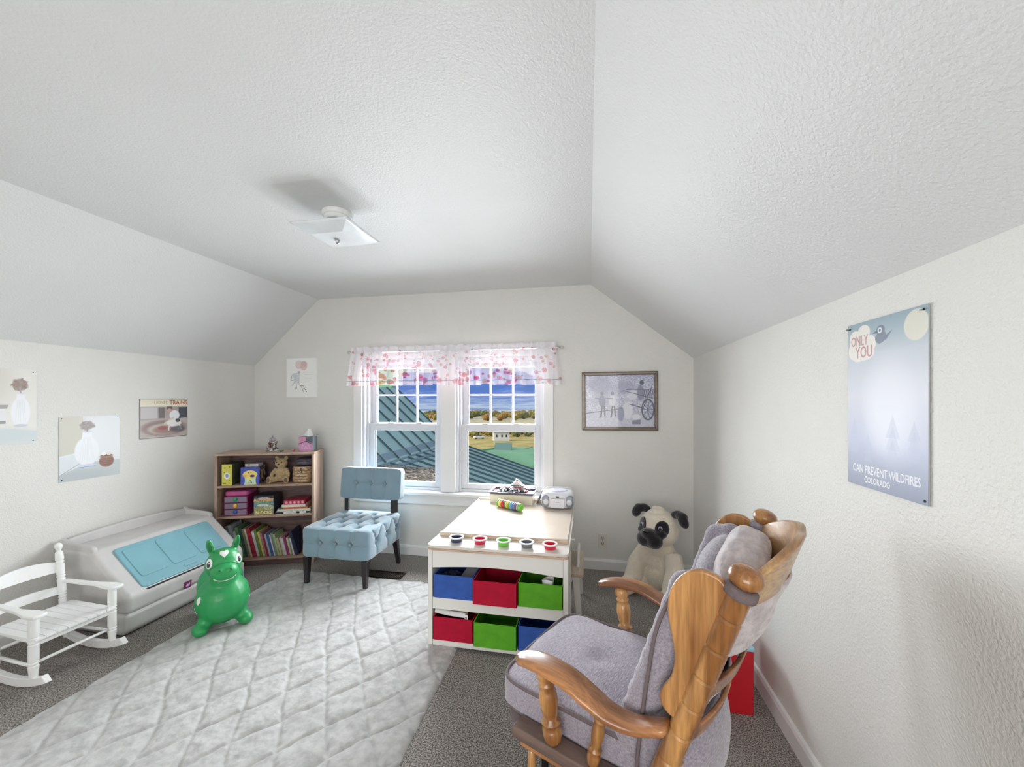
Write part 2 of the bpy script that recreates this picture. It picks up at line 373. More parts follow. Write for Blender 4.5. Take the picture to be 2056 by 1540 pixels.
# windows
glass = glassy('window_glass')
def window(name, x0, x1):
    fz0, fz1 = OZ[0]+.002, OZ[1]
    g = G()
    for (a, b, c, d) in ((x0, x0+.035, fz0, fz1), (x1-.035, x1, fz0, fz1), (x0+.035, x1-.035, fz0, fz0+.022), (x0+.035, x1-.035, fz1-.05, fz1)):
        g.box(a, b, YB+.045, YB+WT, c, d)
    for (a, b) in ((x0, x0+.018), (x1-.018, x1)): g.box(a, b, YB+.005, YB+.045, fz0, fz1)
    w = struct(name, g, vinyl, bev=.002)
    a, b = x0+.037, x1-.037
    def sash(nm, y, z0, z1, top_, bot, st=.045):
        s = G(); s.box(a, a+st, y, y+.03, z0, z1); s.box(b-st, b, y, y+.03, z0, z1); s.box(a+st, b-st, y, y+.03, z0, z0+bot); s.box(a+st, b-st, y, y+.03, z1-top_, z1)
        s.box(a+st, a+st+.008, y+.008, y+.022, z0+bot, z1-top_); s.box(b-st-.008, b-st, y+.008, y+.022, z0+bot, z1-top_)
        o = obj(nm, s, vinyl, w, bev=.002)
        p = G(); p.box(a+st-.002, b-st+.002, y+.013, y+.017, z0+bot-.002, z1-top_+.002); obj('glass_pane', p, glass, o)
        return o
    sash('lower_sash', YB+.062, .59, 1.155, .062, .045)
    up = sash('upper_sash', YB+.098, 1.125, 1.69, .035, .035)
    aa, bb_ = a+.045, b-.045
    for k in (1, 2):
        xx = aa+(bb_-aa)*k/3; m = G(); m.box(xx-.008, xx+.008, YB+.104, YB+.124, 1.16, 1.655); obj('muntin', m, vinyl, up, bev=.002)
    for zz in (1.415,):
        for k in range(3):
            xa = aa+(bb_-aa)*k/3+.008*(k > 0); xb = aa+(bb_-aa)*(k+1)/3-.008*(k < 2)
            m = G(); m.box(xa, xb, YB+.105, YB+.123, zz-.008, zz+.008); obj('muntin', m, vinyl, up)
    for fx in (.3, .7):
        m = G(); cx = a+(b-a)*fx; m.prism([(cx-.03, 1.155), (cx+.03, 1.155), (cx+.018, 1.166), (cx-.018, 1.166)], -(YB+.092), -(YB+.064), Rm((0, 0, 0), (PI/2, 0, 0)))
        obj('sash_lock', m, vinyl, w, bev=.002)
window('window_1', *O1); window('window_2', *O2)
# floor vent (register) behind the rug
t = thing('floor_vent', 'dark brown metal floor vent grille set in the carpet behind the blue chair', 'vent', (-1.57, 2.87, 0))
vm = M('dark_bronze_metal', (52, 42, 36), .4, .7)
g = G(); g.box(-.16, .16, -.055, -.045, 0, .008); g.box(-.16, .16, .045, .055, 0, .008); g.box(-.16, -.15, -.045, .045, 0, .008); g.box(.15, .16, -.045, .045, 0, .008); obj('frame', g, vm, t)
sm = G(); sm.box(-.003, .003, -.045, .045, .001, .007); sm = mesh(sm)
for i in range(19): obj('slat', sm, vm, t, loc=(-.142+i*.0158, 0, 0), rot=(0, 0, 0))
# outlet
t = thing('wall_outlet', 'white double electrical outlet low on the wall between the art table and the plush dog', 'outlet', (.11, YB, .232))
g = G(); g.box(-.035, .035, -.006, 0, -.057, .057); obj('cover_plate', g, M('outlet_plastic', (214, 210, 200), .4), t, bev=.003)
dk = M('slot_black', (25, 25, 25), .5)
for s in (-1, 1):
    g = G(); g.lathe([(.0165, 0), (.0165, .003), (.015, .004)], 20, Rm((0, -.0055, s*.021), (PI/2, 0, 0))); o = obj('socket', g, M('socket_plastic', (200, 196, 186), .4), t, smooth=True, ang=.5)
    g = G(); g.box(-.0075, -.005, -.0105, -.009, s*.021-.002, s*.021+.008); g.box(.005, .0075, -.0105, -.009, s*.021-.002, s*.021+.008); g.lathe([(.003, 0), (.003, .0015)], 10, Rm((0, -.009, s*.021-.008), (PI/2, 0, 0))); obj('slot', g, dk, o)
g = G(); g.lathe([(.003, 0), (.003, .0015)], 10, Rm((0, -.006, 0), (PI/2, 0, 0))); obj('screw', g, M('screw_steel', (150, 150, 150), .3, 1), t)
# ================================================================ OUTSIDE
roofm = M('roof_teal_metal', (138, 166, 164), .5, nz=(1.2, .08), spec=.3)
seamm = M('roof_seam_metal', (70, 96, 98), .5)
def plane_roof(name, label, corners, dirv, n, mat, seam_mat, drop=.1, sh=.035, nm='seam', sw=.02, clip=None):
    """corners: 4 points in order; seams run from edge 0-1 to edge 3-2"""
    c = [Vector(p) for p in corners]; nrm = (c[1]-c[0]).cross(c[3]-c[0]).normalized()
    if nrm.z < 0: nrm = -nrm
    t = thing(name, label, 'roof', c[0])
    g = G(); up = [p-c[0] for p in c]; dn = [p-nrm*drop for p in up]
    g.add([tuple(p) for p in up+dn], [(0, 1, 2, 3), (7, 6, 5, 4), (0, 4, 5, 1), (1, 5, 6, 2), (2, 6, 7, 3), (3, 7, 4, 0)])
    obj('roof_panel', g, mat, t)
    for i in range(n+1):
        f = i/n; a = up[0].lerp(up[1], f); b = up[3].lerp(up[2], f)
        d = (b-a).normalized(); w = d.cross(nrm)*sw
        g = G(); g.add([tuple(q) for q in (a-w, a+w, b+w, b-w, a-w*.6+nrm*sh, a+w*.6+nrm*sh, b+w*.6+nrm*sh, b-w*.6+nrm*sh)],
                       [(0, 3, 2, 1), (4, 5, 6, 7), (0, 1, 5, 4), (1, 2, 6, 5), (2, 3, 7, 6), (3, 0, 4, 7)])
        obj(nm, g, seam_mat, t)
    return t
def za(x): return .42-.9*(x+2.95)
def zb(x): return .315-.25*(x+2.53)
# steep wing: ridge along Y at X=-4.32
plane_roof('metal_roof', 'steep teal standing-seam metal roof rising to its ridge outside the left window', [(-4.32, 8.4, za(-4.32)), (-4.32, 4.2, za(-4.32)), (-2.97, 4.2, za(-2.97)), (-2.97, 8.4, za(-2.97))], None, 10, roofm, seamm, sw=.009, sh=.03)
plane_roof('metal_roof', 'low teal ribbed metal roof sloping away to the right outside the right window', [(-2.93, 7.9+.7, zb(-2.93)), (-2.93, 4.0, zb(-2.93)), (1.5, 4.0, zb(1.5)), (1.5, 7.2, zb(1.5))], None, 15, roofm, seamm, sw=.011, sh=.03)
g = G()
g.add([(-3.07, 4.2, za(-3.07)+.03), (-2.95, 4.2, .38+.02), (-2.75, 4.2, zb(-2.75)+.03), (-3.07, 8.4, za(-3.07)+.03), (-2.95, 8.4, .40), (-2.75, 8.4, zb(-2.75)+.03),
       (-3.07, 4.2, .30), (-2.75, 4.2, .25), (-3.07, 8.4, .30), (-2.75, 8.4, .25)], [(0, 1, 4, 3), (1, 2, 5, 4), (6, 8, 9, 7), (0, 3, 8, 6), (2, 7, 9, 5), (0, 6, 7, 2, 1), (3, 4, 5, 9, 8)])
tag(obj('valley_flashing', g, M('flashing_grey_blue', (104, 128, 138), .5)), 'grey metal valley flashing where the two teal roofs meet', 'flashing')
litm = M('roof_light_green', (120, 168, 128), .6, nz=(1.5, .1), spec=.2)
plane_roof('far_metal_roof', 'pale green sunlit metal roof beyond the steep teal roof ridge', [(-9.5, 13, 2.55), (-6.2, 13, 2.6), (-6.2, 11.2, 1.4), (-9.5, 11.2, 1.4)], None, 6, litm, litm, sw=.02)
plane_roof('green_roof', 'light green sunlit metal roof past the ribbed teal roof in the right window', [(-3.2, 9.4, .05), (2.2, 8.4, -.95), (2.2, 13.2, -.25), (-2.45, 12.6, -.12)], None, 7, litm, litm, sw=.02)
t = thing('roof_dormer', 'small grey-green boxed roof vent on the light green roof', 'vent', (-2.42, 11.4, -.16), .15)
t.scale = (.6, .6, .6)
g = G(); g.add([(-.5, -.7, .0), (.35, -.7, .0), (.35, .7, .3), (-.5, .7, .3), (-.5, -.7, .1), (.35, -.7, .1), (.35, .7, .42), (-.5, .7, .42)], [(0, 3, 2, 1), (4, 5, 6, 7), (0, 1, 5, 4), (1, 2, 6, 5), (2, 3, 7, 6), (3, 0, 4, 7)]); obj('vent_cover', g, M('dormer_green', (96, 132, 116), .5), t)
g = G(); g.box(-.5, .35, -.66, -.64, -.25, 0); obj('vent_opening', g, dk, t)
# shingle strip under the left window
g = G(); g.prism([(-4.2, 3.65), (-1.35, 3.65), (-1.8, 5.25), (-2.3, 5.3), (-4.2, 5.6)], .30, .42)
shm = M('weathered_shingle', (104, 96, 92), .9, nz=(22, .5, .42, .6), col2=(168, 160, 152), bump=(30, 1, .05, 5))
tag(obj('shingle_roof', g, shm), 'low weathered brown-grey shingle roof littered with dry leaves below the left window', 'roof')
lf = G()
for i in range(2600):
    x = random.uniform(-4, -1.4); y = random.uniform(3.7, 5.2)
    if x > -1.4-.3*(y-3.7) or x < -2.7+.0*y and y > 3.9: continue
    a = random.uniform(0, 6.28); s_ = random.uniform(.015, .035); tl = random.uniform(-.5, .5)
    lf.add([(-s_, 0, 0), (0, -s_*.4, .004), (s_, 0, s_*tl), (0, s_*.4, .004)], [(0, 1, 2, 3)], Rm((x, y, .424+random.random()*.02), (tl, tl, a)))
tag(obj('dry_leaves', lf, M('dry_leaf', (150, 138, 124), .8, nz=(7, .5))), 'dry brown leaves scattered on the low shingle roof', 'leaves', kind='stuff')
# ground and mountains: one real terrain, near yard to far range
def terr(u, v):
    ang = (-1.15+2.0*u); r = 9*(9000/9)**(v)
    x, y = math.sin(ang)*r, math.cos(ang)*r
    z = -3.2 - .043*min(max(r-14, 0), 110) - .012*min(max(r-124, 0), 900)
    n_ = noise.fractal(Vector((x/900, y/900, 3)), 1, 2, 6)
    if r > 260: z += noise.noise(Vector((x/70, y/120, 0)))*min(3, (r-260)/80)
    if r > 1500:
        k = min(1, (r-1500)/4500); z += k*(430+250*n_)*(1+.1*math.sin(ang*5)); z += 60*noise.noise(Vector((x/300, y/500, 7)))*min(1, k*3)
    return (x, y, z)
g = G(); g.grid(terr, 150, 150)
m = bpy.data.materials.new('terrain'); m.use_nodes = True; n = m.node_tree.nodes; l = m.node_tree.links; b = n['Principled BSDF']; b.inputs['Roughness'].default_value = 1; b.inputs['Specular IOR Level'].default_value = 0
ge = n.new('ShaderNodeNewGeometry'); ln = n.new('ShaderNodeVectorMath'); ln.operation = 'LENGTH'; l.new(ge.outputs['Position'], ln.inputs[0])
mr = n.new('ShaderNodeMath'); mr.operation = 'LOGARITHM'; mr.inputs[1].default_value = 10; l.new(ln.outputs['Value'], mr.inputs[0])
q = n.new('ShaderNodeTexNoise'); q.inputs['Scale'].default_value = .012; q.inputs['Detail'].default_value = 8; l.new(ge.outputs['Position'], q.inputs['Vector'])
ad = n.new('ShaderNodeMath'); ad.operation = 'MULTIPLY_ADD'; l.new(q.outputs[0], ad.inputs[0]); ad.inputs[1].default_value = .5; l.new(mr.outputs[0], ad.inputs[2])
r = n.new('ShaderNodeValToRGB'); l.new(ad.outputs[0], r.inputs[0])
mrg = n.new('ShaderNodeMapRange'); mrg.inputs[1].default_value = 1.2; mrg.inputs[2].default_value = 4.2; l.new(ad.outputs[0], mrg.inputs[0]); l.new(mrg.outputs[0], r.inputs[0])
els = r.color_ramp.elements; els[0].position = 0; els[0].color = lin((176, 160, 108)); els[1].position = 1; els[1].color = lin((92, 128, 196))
for p, c in ((.36, (196, 178, 120)), (.47, (206, 196, 168)), (.60, (196, 200, 204)), (.66, (128, 150, 190)), (.72, (190, 202, 214)), (.80, (96, 126, 190))):  # far stops: distance haze put into the blue and pale base colours
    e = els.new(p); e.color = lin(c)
q2 = n.new('ShaderNodeTexNoise'); q2.inputs['Scale'].default_value = .35; q2.inputs['Detail'].default_value = 6; l.new(ge.outputs['Position'], q2.inputs['Vector'])
m2 = n.new('ShaderNodeMapRange'); m2.inputs[1].default_value = .35; m2.inputs[2].default_value = .65; m2.inputs[3].default_value = .72; m2.inputs[4].default_value = 1.12; l.new(q2.outputs[0], m2.inputs[0])
v2 = n.new('ShaderNodeVectorMath'); v2.operation = 'SCALE'; l.new(r.outputs[0], v2.inputs[0]); l.new(m2.outputs[0], v2.inputs['Scale']); l.new(v2.outputs[0], b.inputs['Base Color'])
tag(obj('countryside', g, m, smooth=True), 'dry golden valley floor running out to a haze-blue mountain range', 'landscape', kind='structure')
tg = G()
for k in range(7):
    a = random.uniform(0, 6.28); rr = .5*random.random(); tg.ell((math.cos(a)*rr, math.sin(a)*rr, .55+.4*random.random()), (.5, .5, .5), n=9, m=6)
tm = mesh(tg, 'crown')
for v in tm.vertices: v.co += Vector(noise.noise_vector(v.co*3.1))*.22
tmats = [M('foliage_olive', (116, 112, 58), .9, nz=(4, .35), col2=(164, 150, 78)), M('foliage_rust', (150, 116, 64), .9, nz=(4, .35), col2=(176, 140, 80)), M('foliage_green', (88, 98, 56), .9, nz=(4, .35), col2=(128, 130, 74))]
def gz(x, y):
    r = math.hypot(x, y); return -3.2 - .043*min(max(r-14, 0), 110) - .012*min(max(r-124, 0), 900)
crowns = []
for mt_ in tmats:
    mm_ = tm.copy(); mm_.materials.append(mt_); crowns.append(mm_)
trk = G(); trk.tube([(0, 0, -.3), (0, 0, .6)], .07, 6); trk = mesh(trk); barkm = M('bark', (92, 76, 62), .9); trk.materials.append(barkm)
spots = []

def px_at(xp, D):   # ground point seen in direction of the given picture column at distance D
    u = (xp-1028)/800; c, s_ = math.cos(TH), math.sin(TH); dx, dy = u*c-s_, u*s_+c; L = math.hypot(dx, dy); return dx/L*D, dy/L*D
def put(x, y, r, lab, grp):
    if all(math.hypot(x-q[0], y-q[1]) > (r+q[2])*1.02 for q in spots) and all(math.hypot(x-a, y-b) > r+4 for a, b in (px_at(1006, 70), px_at(962, 76))): spots.append((x, y, r, lab, grp)); return 1
    return 0
def fill(n, fx, fd, fs, lab, grp):
    k = 0
    for _ in range(n*8):
        k += put(*px_at(fx(), fd()), fs(), lab, grp)
        if k >= n: break
U_ = random.uniform
fill(90, lambda: U_(800, 1120), lambda: U_(205, 330), lambda: U_(2.6, 4.2), 'bushy tree in the distant band of scrub beyond the golden field', 'distant band of scrub trees')
fill(70, lambda: random.choice([U_(935, 990), U_(1018, 1100)]), lambda: U_(82, 125), lambda: U_(1.0, 1.8), 'yellow-green shrub at the edge of the golden field', 'shrubs along the golden field')
for i, (x, y, s_, lab, grp) in enumerate(spots):
    t = thing('bush_tree', lab, 'tree', (x, y, gz(x, y)), random.random()*6, grp)
    o = obj('crown', crowns[i % 3], None, t); o.scale = (s_, s_, s_*.8)
    o = obj('trunk', trk, None, t); o.scale = (s_, s_, s_)
x, y = px_at(1006, 70)
t = thing('far_house', 'small distant white house with grey roof between the shrubs', 'house', (x, y, gz(x, y)), .3); t.scale = (.7, .7, .7)
hw = M('far_white_siding', (225, 225, 222), .7)
g = G(); g.box(-2, 2, -1.5, 1.5, 0, 2.2); obj('wall', g, hw, t)
g = G(); g.prism([(-1.8, 2.2), (1.8, 2.2), (0, 3.1)], -2.2, 2.2, Rm((0, 0, 0), (PI/2, 0, PI/2))); obj('roof', g, M('far_grey_roof', (120, 124, 130), .7), t)
for xx in (-1.2, .1, 1.2):
    g = G(); g.box(xx-.16, xx+.16, -1.54, -1.5, 1.0, 1.6); obj('window', g, M('dark_glass', (40, 44, 52), .2), t)
x, y = px_at(962, 76)
t = thing('parked_car', 'tiny white car parked by the golden field', 'car', (x, y, gz(x, y)), .4); t.scale = (.55, .55, .55)
g = G(); g.rbox((0, 0, .6), (2, .8, .35), n=5, res=5); obj('body', g, hw, t, smooth=True)
g = G(); g.rbox((-.1, 0, 1.05), (1.1, .7, .3), n=4, res=5); obj('cabin', g, M('dark_glass', (40, 44, 52), .2), t, smooth=True)
for a in (-1.2, 1.2):
    for b_ in (-.8, .8): g = G(); g.lathe([(.3, -.1), (.3, .1)], 12, Rm((a, b_, .3), (PI/2, 0, 0))); obj('wheel', g, dk, t)
# ================================================================ CURTAIN
def floral():
    A = Art(1500, 420, (238, 234, 240)); A.al[:] = .52; rd = random.Random(11)
    cols = [(214, 70, 96), (224, 120, 140), (206, 84, 84), (226, 150, 140), (196, 90, 120), (110, 140, 130), (90, 130, 120), (140, 110, 120), (216, 170, 120)]
    for i in range(260):
        x, y = rd.random(), rd.random()*.88; c = rd.choice(cols); low = 1-.55*y; s_ = rd.uniform(.4, 1)
        if c[1] > 105 and c[0] < 150:
            A.ell(x, y, .0045*s_, .02*s_, c, .75, rot=rd.uniform(-1, 1), alpha=.75)
        else:
            R = .0135*s_*low
            for k in range(6):
                t = k*PI/3+s_; A.ell(x+math.cos(t)*R*.5, y+math.sin(t)*R*2.6, R*.62, R*3.3, c, .6, .5, alpha=.85*low)
            A.ell(x, y, R*.85, R*4.4, c, .75, .4, alpha=.85*low); A.ell(x, y, R*.3, R*1.5, (150, 40, 60), .5, .5)
    A.mix(((A.V < .125) & (A.V > .11)).astype(np.float32), (120, 125, 125), .65)
    A.al = np.where(A.V < .11, np.maximum(A.al, .58), A.al); A.al = np.where(A.V > .86, np.maximum(A.al, .72), A.al)
    m = A.mat('floral_sheer', alpha=True); n = m.node_tree.nodes; l = m.node_tree.links; im = [x for x in n if x.type == 'TEX_IMAGE'][0]; out = [x for x in n if x.type == 'OUTPUT_MATERIAL'][0]
    n.remove(n['Principled BSDF']); d = n.new('ShaderNodeBsdfDiffuse'); t = n.new('ShaderNodeBsdfTranslucent'); tr = n.new('ShaderNodeBsdfTransparent')
    a = n.new('ShaderNodeMixShader'); a.inputs[0].default_value = .03; b = n.new('ShaderNodeMixShader')
    for s_ in (d, t): l.new(im.outputs[0], s_.inputs[0])
    l.new(d.outputs[0], a.inputs[1]); l.new(t.outputs[0], a.inputs[2]); l.new(im.outputs[1], b.inputs[0]); l.new(tr.outputs[0], b.inputs[1]); l.new(a.outputs[0], b.inputs[2]); l.new(b.outputs[0], out.inputs[0])
    return m
flm = floral()
chrome = M('chrome', (190, 190, 195), .15, 1)
RY = 3.205
t = thing('curtain_rod', 'thin silver curtain rod with clear ball finials above the windows', 'curtain rod', (-1.15, RY, 1.79))
g = G(); g.lathe([(.006, -.91), (.006, .91)], 10, Rm((0, 0, 0), (0, PI/2, 0))); obj('rod', g, chrome, t, smooth=True, ang=.6)
cg = M('clear_finial', (225, 225, 225), .05, trans=.8)
for s in (-1, 1):
    g = G(); g.ell((s*.94, 0, 0), (.017, .017, .017)); g.lathe([(.009, 0), (.004, .02)], 10, Rm((s*.905, 0, 0), (0, s*PI/2, 0))); obj('finial', g, cg, t, smooth=True)
    g = G(); g.box(s*.85-.006, s*.85+.006, 0, YB-RY-.022, -.012, -.004); g.box(s*.85-.01, s*.85+.01, YB-RY-.027, YB-RY-.024, -.03, .02); obj('bracket', g, chrome, t)
def valance(x0, x1, u0, u1, seed, lab, fl, fr):
    nu, nv = 260, 26; zs = [1.495, 1.53, 1.6, 1.7, 1.778, 1.79, 1.802, 1.83]
    def fn(u, v):
        z = 1.493+(1.832-1.493)*v; x = x0+(x1-x0)*u
        k = max(0, (1.78-z)/.28)
        x += (-fl*(1-u)+fr*u)*k
        w = noise.noise(Vector((u*11+seed, 0, 3)))*1.0+.5*noise.noise(Vector((u*37+seed, 1, 3)))
        w2 = noise.noise(Vector((u*7+seed, 4, 3)))
        amp = .013+.034*k
        if z > 1.80: amp = .016+.3*(z-1.8)
        if abs(z-1.79) < .009: y = RY-.012+.004*w
        else: y = RY-.014+amp*(math.sin(u*(x1-x0)*78+4*w2)*.55+w*.7)-.012*k
        if z > 1.805: z += .014*noise.noise(Vector((u*25+seed, 9, 0)))
        if v < .05: z += .012*noise.noise(Vector((u*9+seed, 5, 0)))
        return (x, min(y, RY+.045 if k else y), z)
    g = G(); g.grid(fn, nu, nv); me = mesh(g, 'valance'); uv = me.uv_layers.new(name='uv')
    for lp in me.loops:
        i = lp.vertex_index; uv.data[lp.index].uv = (u0+(u1-u0)*(i % nu)/(nu-1), (i//nu)/(nv-1))
    tag(obj('valance', me, flm, smooth=True), lab, 'curtain', 'sheer floral valances on the rod')
valance(-2.065, -1.225, 0, .5, 1, 'sheer white floral valance over the left window', .035, 0)
valance(-1.225, -.255, .5, 1, 6, 'sheer white floral valance over the right window', 0, .05)
# ================================================================ CEILING LIGHT
t = thing('ceiling_light', 'unlit square white glass ceiling fixture with a small round white canopy', 'ceiling light', (-1.24, 1.80, ZC))
wp = M('white_plastic', (226, 226, 224), .4)
g = G(); g.lathe([(.072, -.001), (.072, -.016), (.068, -.022), (.062, -.024), (.062, -.036), (.055, -.042)][::-1], 32); obj('canopy', g, wp, t, smooth=True, ang=.6)
for (a, b) in ((-.035, .0), (.02, .022), (.012, -.028)):
    g = G(); g.lathe([(.011, -.060), (.011, -.040)], 12, Rm((a, b, 0))); g.box(a-.014, a+.014, b-.004, b+.004, -.066, -.060); obj('socket', g, dk, t, smooth=True, ang=.5)
g = G(); g.lathe([(.003, -.15), (.003, -.042)], 8); obj('stem', g, chrome, t)
g = G(); h1, h2 = .085, .150
def pan(z): return None
ring = lambda h, z: [(-h, -h, z), (h, -h, z), (h, h, z), (-h, h, z)]
N_ = 10
def shade_fn(u, v):
    # square pan, v from centre to rim
    t_ = u*4; k = int(t_) % 4; f = t_-int(t_); c = [(-1, -1), (1, -1), (1, 1), (-1, 1)]
    a, b = c[k], c[(k+1) % 4]; x = a[0]+(b[0]-a[0])*f; y = a[1]+(b[1]-a[1])*f
    h = h1*v/.55 if v < .55 else h1+(h2-h1)*(v-.55)/.45
    z = -.135 if v < .55 else -.135+.034*((v-.55)/.45)**1.0
    return (x*h, y*h, z)
g.grid(shade_fn, 64, 12, closed=True)
o = obj('glass_shade', g, M('frosted_white_glass', (232, 236, 240), .12, sss=.15, coat=.5), t, smooth=True, ang=.25)
md = o.modifiers.new('s', 'SOLIDIFY'); md.thickness = .004
g = G(); g.lathe([(.001, -.157), (.007, -.154), (.009, -.148), (.007, -.142), (.012, -.140), (.012, -.137)], 14); obj('finial', g, chrome, t, smooth=True)
# ================================================================ RUG
RX0, RX1, RY0, RY1 = -2.335, -.70, .2, 2.79
nu, nv = 380, 600
X_, Y_ = np.meshgrid(np.linspace(RX0, RX1, nu), np.linspace(RY0, RY1, nv))
wx = .035*nnoise(X_*2.3, Y_*2.3, 1)+.008*nnoise(X_*11, Y_*11, 2); wy = .035*nnoise(X_*2.3+9, Y_*2.3, 3)+.008*nnoise(X_*11, Y_*11+5, 4)
P_, Q_ = X_+wx, Y_+wy; a_ = (P_*.50+Q_*.36)/.105; b_ = (P_*.50-Q_*.36)/.105
d_ = np.minimum(np.abs(a_-np.round(a_)), np.abs(b_-np.round(b_)))
Z_ = .021-.0085*np.exp(-(d_/.055)**2)-.003*np.exp(-(d_/.16)**2)+.0030*nnoise(X_*13, Y_*13, 5)+.0022*nnoise(X_*34, Y_*30, 6)+.0013*nnoise(X_*80, Y_*76, 7)+.004*nnoise(X_*3, Y_*3, 8)
e_ = np.minimum(np.minimum(X_-RX0, RX1-X_), np.minimum(Y_-RY0, RY1-Y_)); Z_ = np.maximum(.001, Z_*np.clip(e_/.02, 0, 1)**.5)
ew = np.exp(-np.maximum(e_, 0)/.05)*.010
X_ = X_+ew*nnoise(Y_*4, Y_*0, 9); Y_ = Y_+ew*nnoise(X_*4, X_*0, 10)
g = G(); idx = np.arange(nu*nv).reshape(nv, nu); F_ = np.stack([idx[:-1, :-1], idx[:-1, 1:], idx[1:, 1:], idx[1:, :-1]], -1).reshape(-1, 4)
g.v = np.stack([X_, Y_, Z_], -1).reshape(-1, 3).tolist(); g.f = F_.tolist()
rugm = M('cream_faux_fur', (174, 174, 173), .9, nz=(26, .10, .35, .65), col2=(190, 190, 189), bump=(70, .55, .004, 6), sheen=.3, spec=.1)
tag(obj('rug', g, rugm, smooth=True), 'large cream quilted faux-fur rug on the carpet', 'rug')
# ================================================================ WHITE CHILD ROCKER
white = M('white_gloss_paint', (238, 238, 238), .3, nz=(6, .02))
def rocker():
    t = thing('rocking_chair', 'small white wooden child rocking chair beside the toy chest', 'chair', (-2.72, 1.575, 0), math.radians(-3))
    def turned(h0, h1, r, rings, ball=0):
        prof = [(r*.55, h0), (r*.8, h0+.012), (r*.98, h0+.05)]
        z = h0+.05
        for q in rings: prof += [(r, q-.006), (r*.8, q-.003), (r*.8, q), (r, q+.003)]
        prof += [(r, h1-.03), (r*.9, h1)]
        if ball: prof += [(r*.55, h1+.004), (r*.5, h1+.012), (r*.8, h1+.02), (r*.95, h1+.032), (r*.8, h1+.044), (r*.35, h1+.052), (.001, h1+.053)]
        return prof
    for s in (-1, 1):
        g = G(); L = .56
        pts = []
        for k in range(15):
            x = -.29+L*k/14; z = .004+.20*((x-.01)/.58)**2*1.3; pts.append((x, z))
        up = [(x, z+.034+.006*math.cos((x)*6)) for x, z in pts]; up[0] = (up[0][0]+.012, up[0][1]-.012); up[-1] = (up[-1][0]-.03, up[-1][1]-.004)
        g.prism(pts+up[::-1], -.0125-s*.152, .0125-s*.152, Rm((0, 0, 0), (PI/2, 0, 0))); obj('rocker', g, white, t, bev=.003)
        # back post leans
        g = G(); g.lathe(turned(0, .47, .0175, [.07, .10, .22, .235, .25, .33, .345, .41, .425], 1), 16, Rm((-.15, s*.130, .045), (0, math.radians(-7), 0))); obj('back_post', g, white, t, smooth=True, ang=.7)
        g = G(); g.lathe(turned(0, .295, .0185, [.07, .085, .17, .185, .2]), 16, Rm((.165, s*.152, .05))); obj('front_post', g, white, t, smooth=True, ang=.7)
        g = G(); g.prism([(-.17, s*.137-.012), (.06, s*.150-.014), (.15, s*.152-.03), (.21, s*.152-.026), (.218, s*.152), (.21, s*.152+.026), (.15, s*.152+.03), (.06, s*.150+.014), (-.17, s*.137+.012)], .345, .361); obj('arm_rest', g, white, t, bev=.004)
        g = G(); g.tube([(-.16, s*.14, .225), (.165, s*.152, .225)], .008, 10); obj('rail', g, white, t, smooth=True)
        g = G(); g.tube([(-.155, s*.138, .105), (0, s*.146, .108), (.165, s*.152, .110)], [.006, .0085, .006], 10); obj('stretcher', g, white, t, smooth=True)
    g = G(); g.tube([(.165, -.15, .125), (.165, 0, .125), (.165, .15, .125)], [.006, .0085, .006], 10); obj('stretcher', g, white, t, smooth=True)
    g = G(); g.tube([(-.155, -.137, .125), (-.155, .137, .125)], .007, 10); obj('stretcher', g, white, t, smooth=True)
    g = G(); g.box(.155, .175, -.15, .15, .205, .228); obj('front_apron', g, white, t, bev=.003)
    for k in range(8):
        y = -.138+.276*k/7; g = G(); g.box(-.15, .185, y-.0185, y+.0185, .2285, .2405); obj('slat', g, white, t, bev=.002)
    def splat(z0, z1, arch, xo):
        g = G(); n = 14
        vs = []; fs = []
        for k in range(n+1):
            y = -.13+.26*k/n; bow = -.018*(1-(y/.13)**2); zt = z1+arch*(1-(y/.13)**2)
            for dx in (-.005, .005):
                vs.append((xo+bow+dx-(.123*(z0-.1)), y, z0)); vs.append((xo+bow+dx-(.123*(zt-.1)), y, zt))
        for k in range(n):
            a = k*4; fs += [(a, a+4, a+5, a+1), (a+2, a+3, a+7, a+6), (a+1, a+5, a+7, a+3), (a, a+2, a+6, a+4)]
        fs += [(0, 1, 3, 2), (n*4, n*4+2, n*4+3, n*4+1)]
        g.add(vs, fs); obj('back_slat', g, white, t, smooth=True, ang=.5)
    splat(.405, .455, .022, -.157); splat(.285, .325, .006, -.157)
rocker()
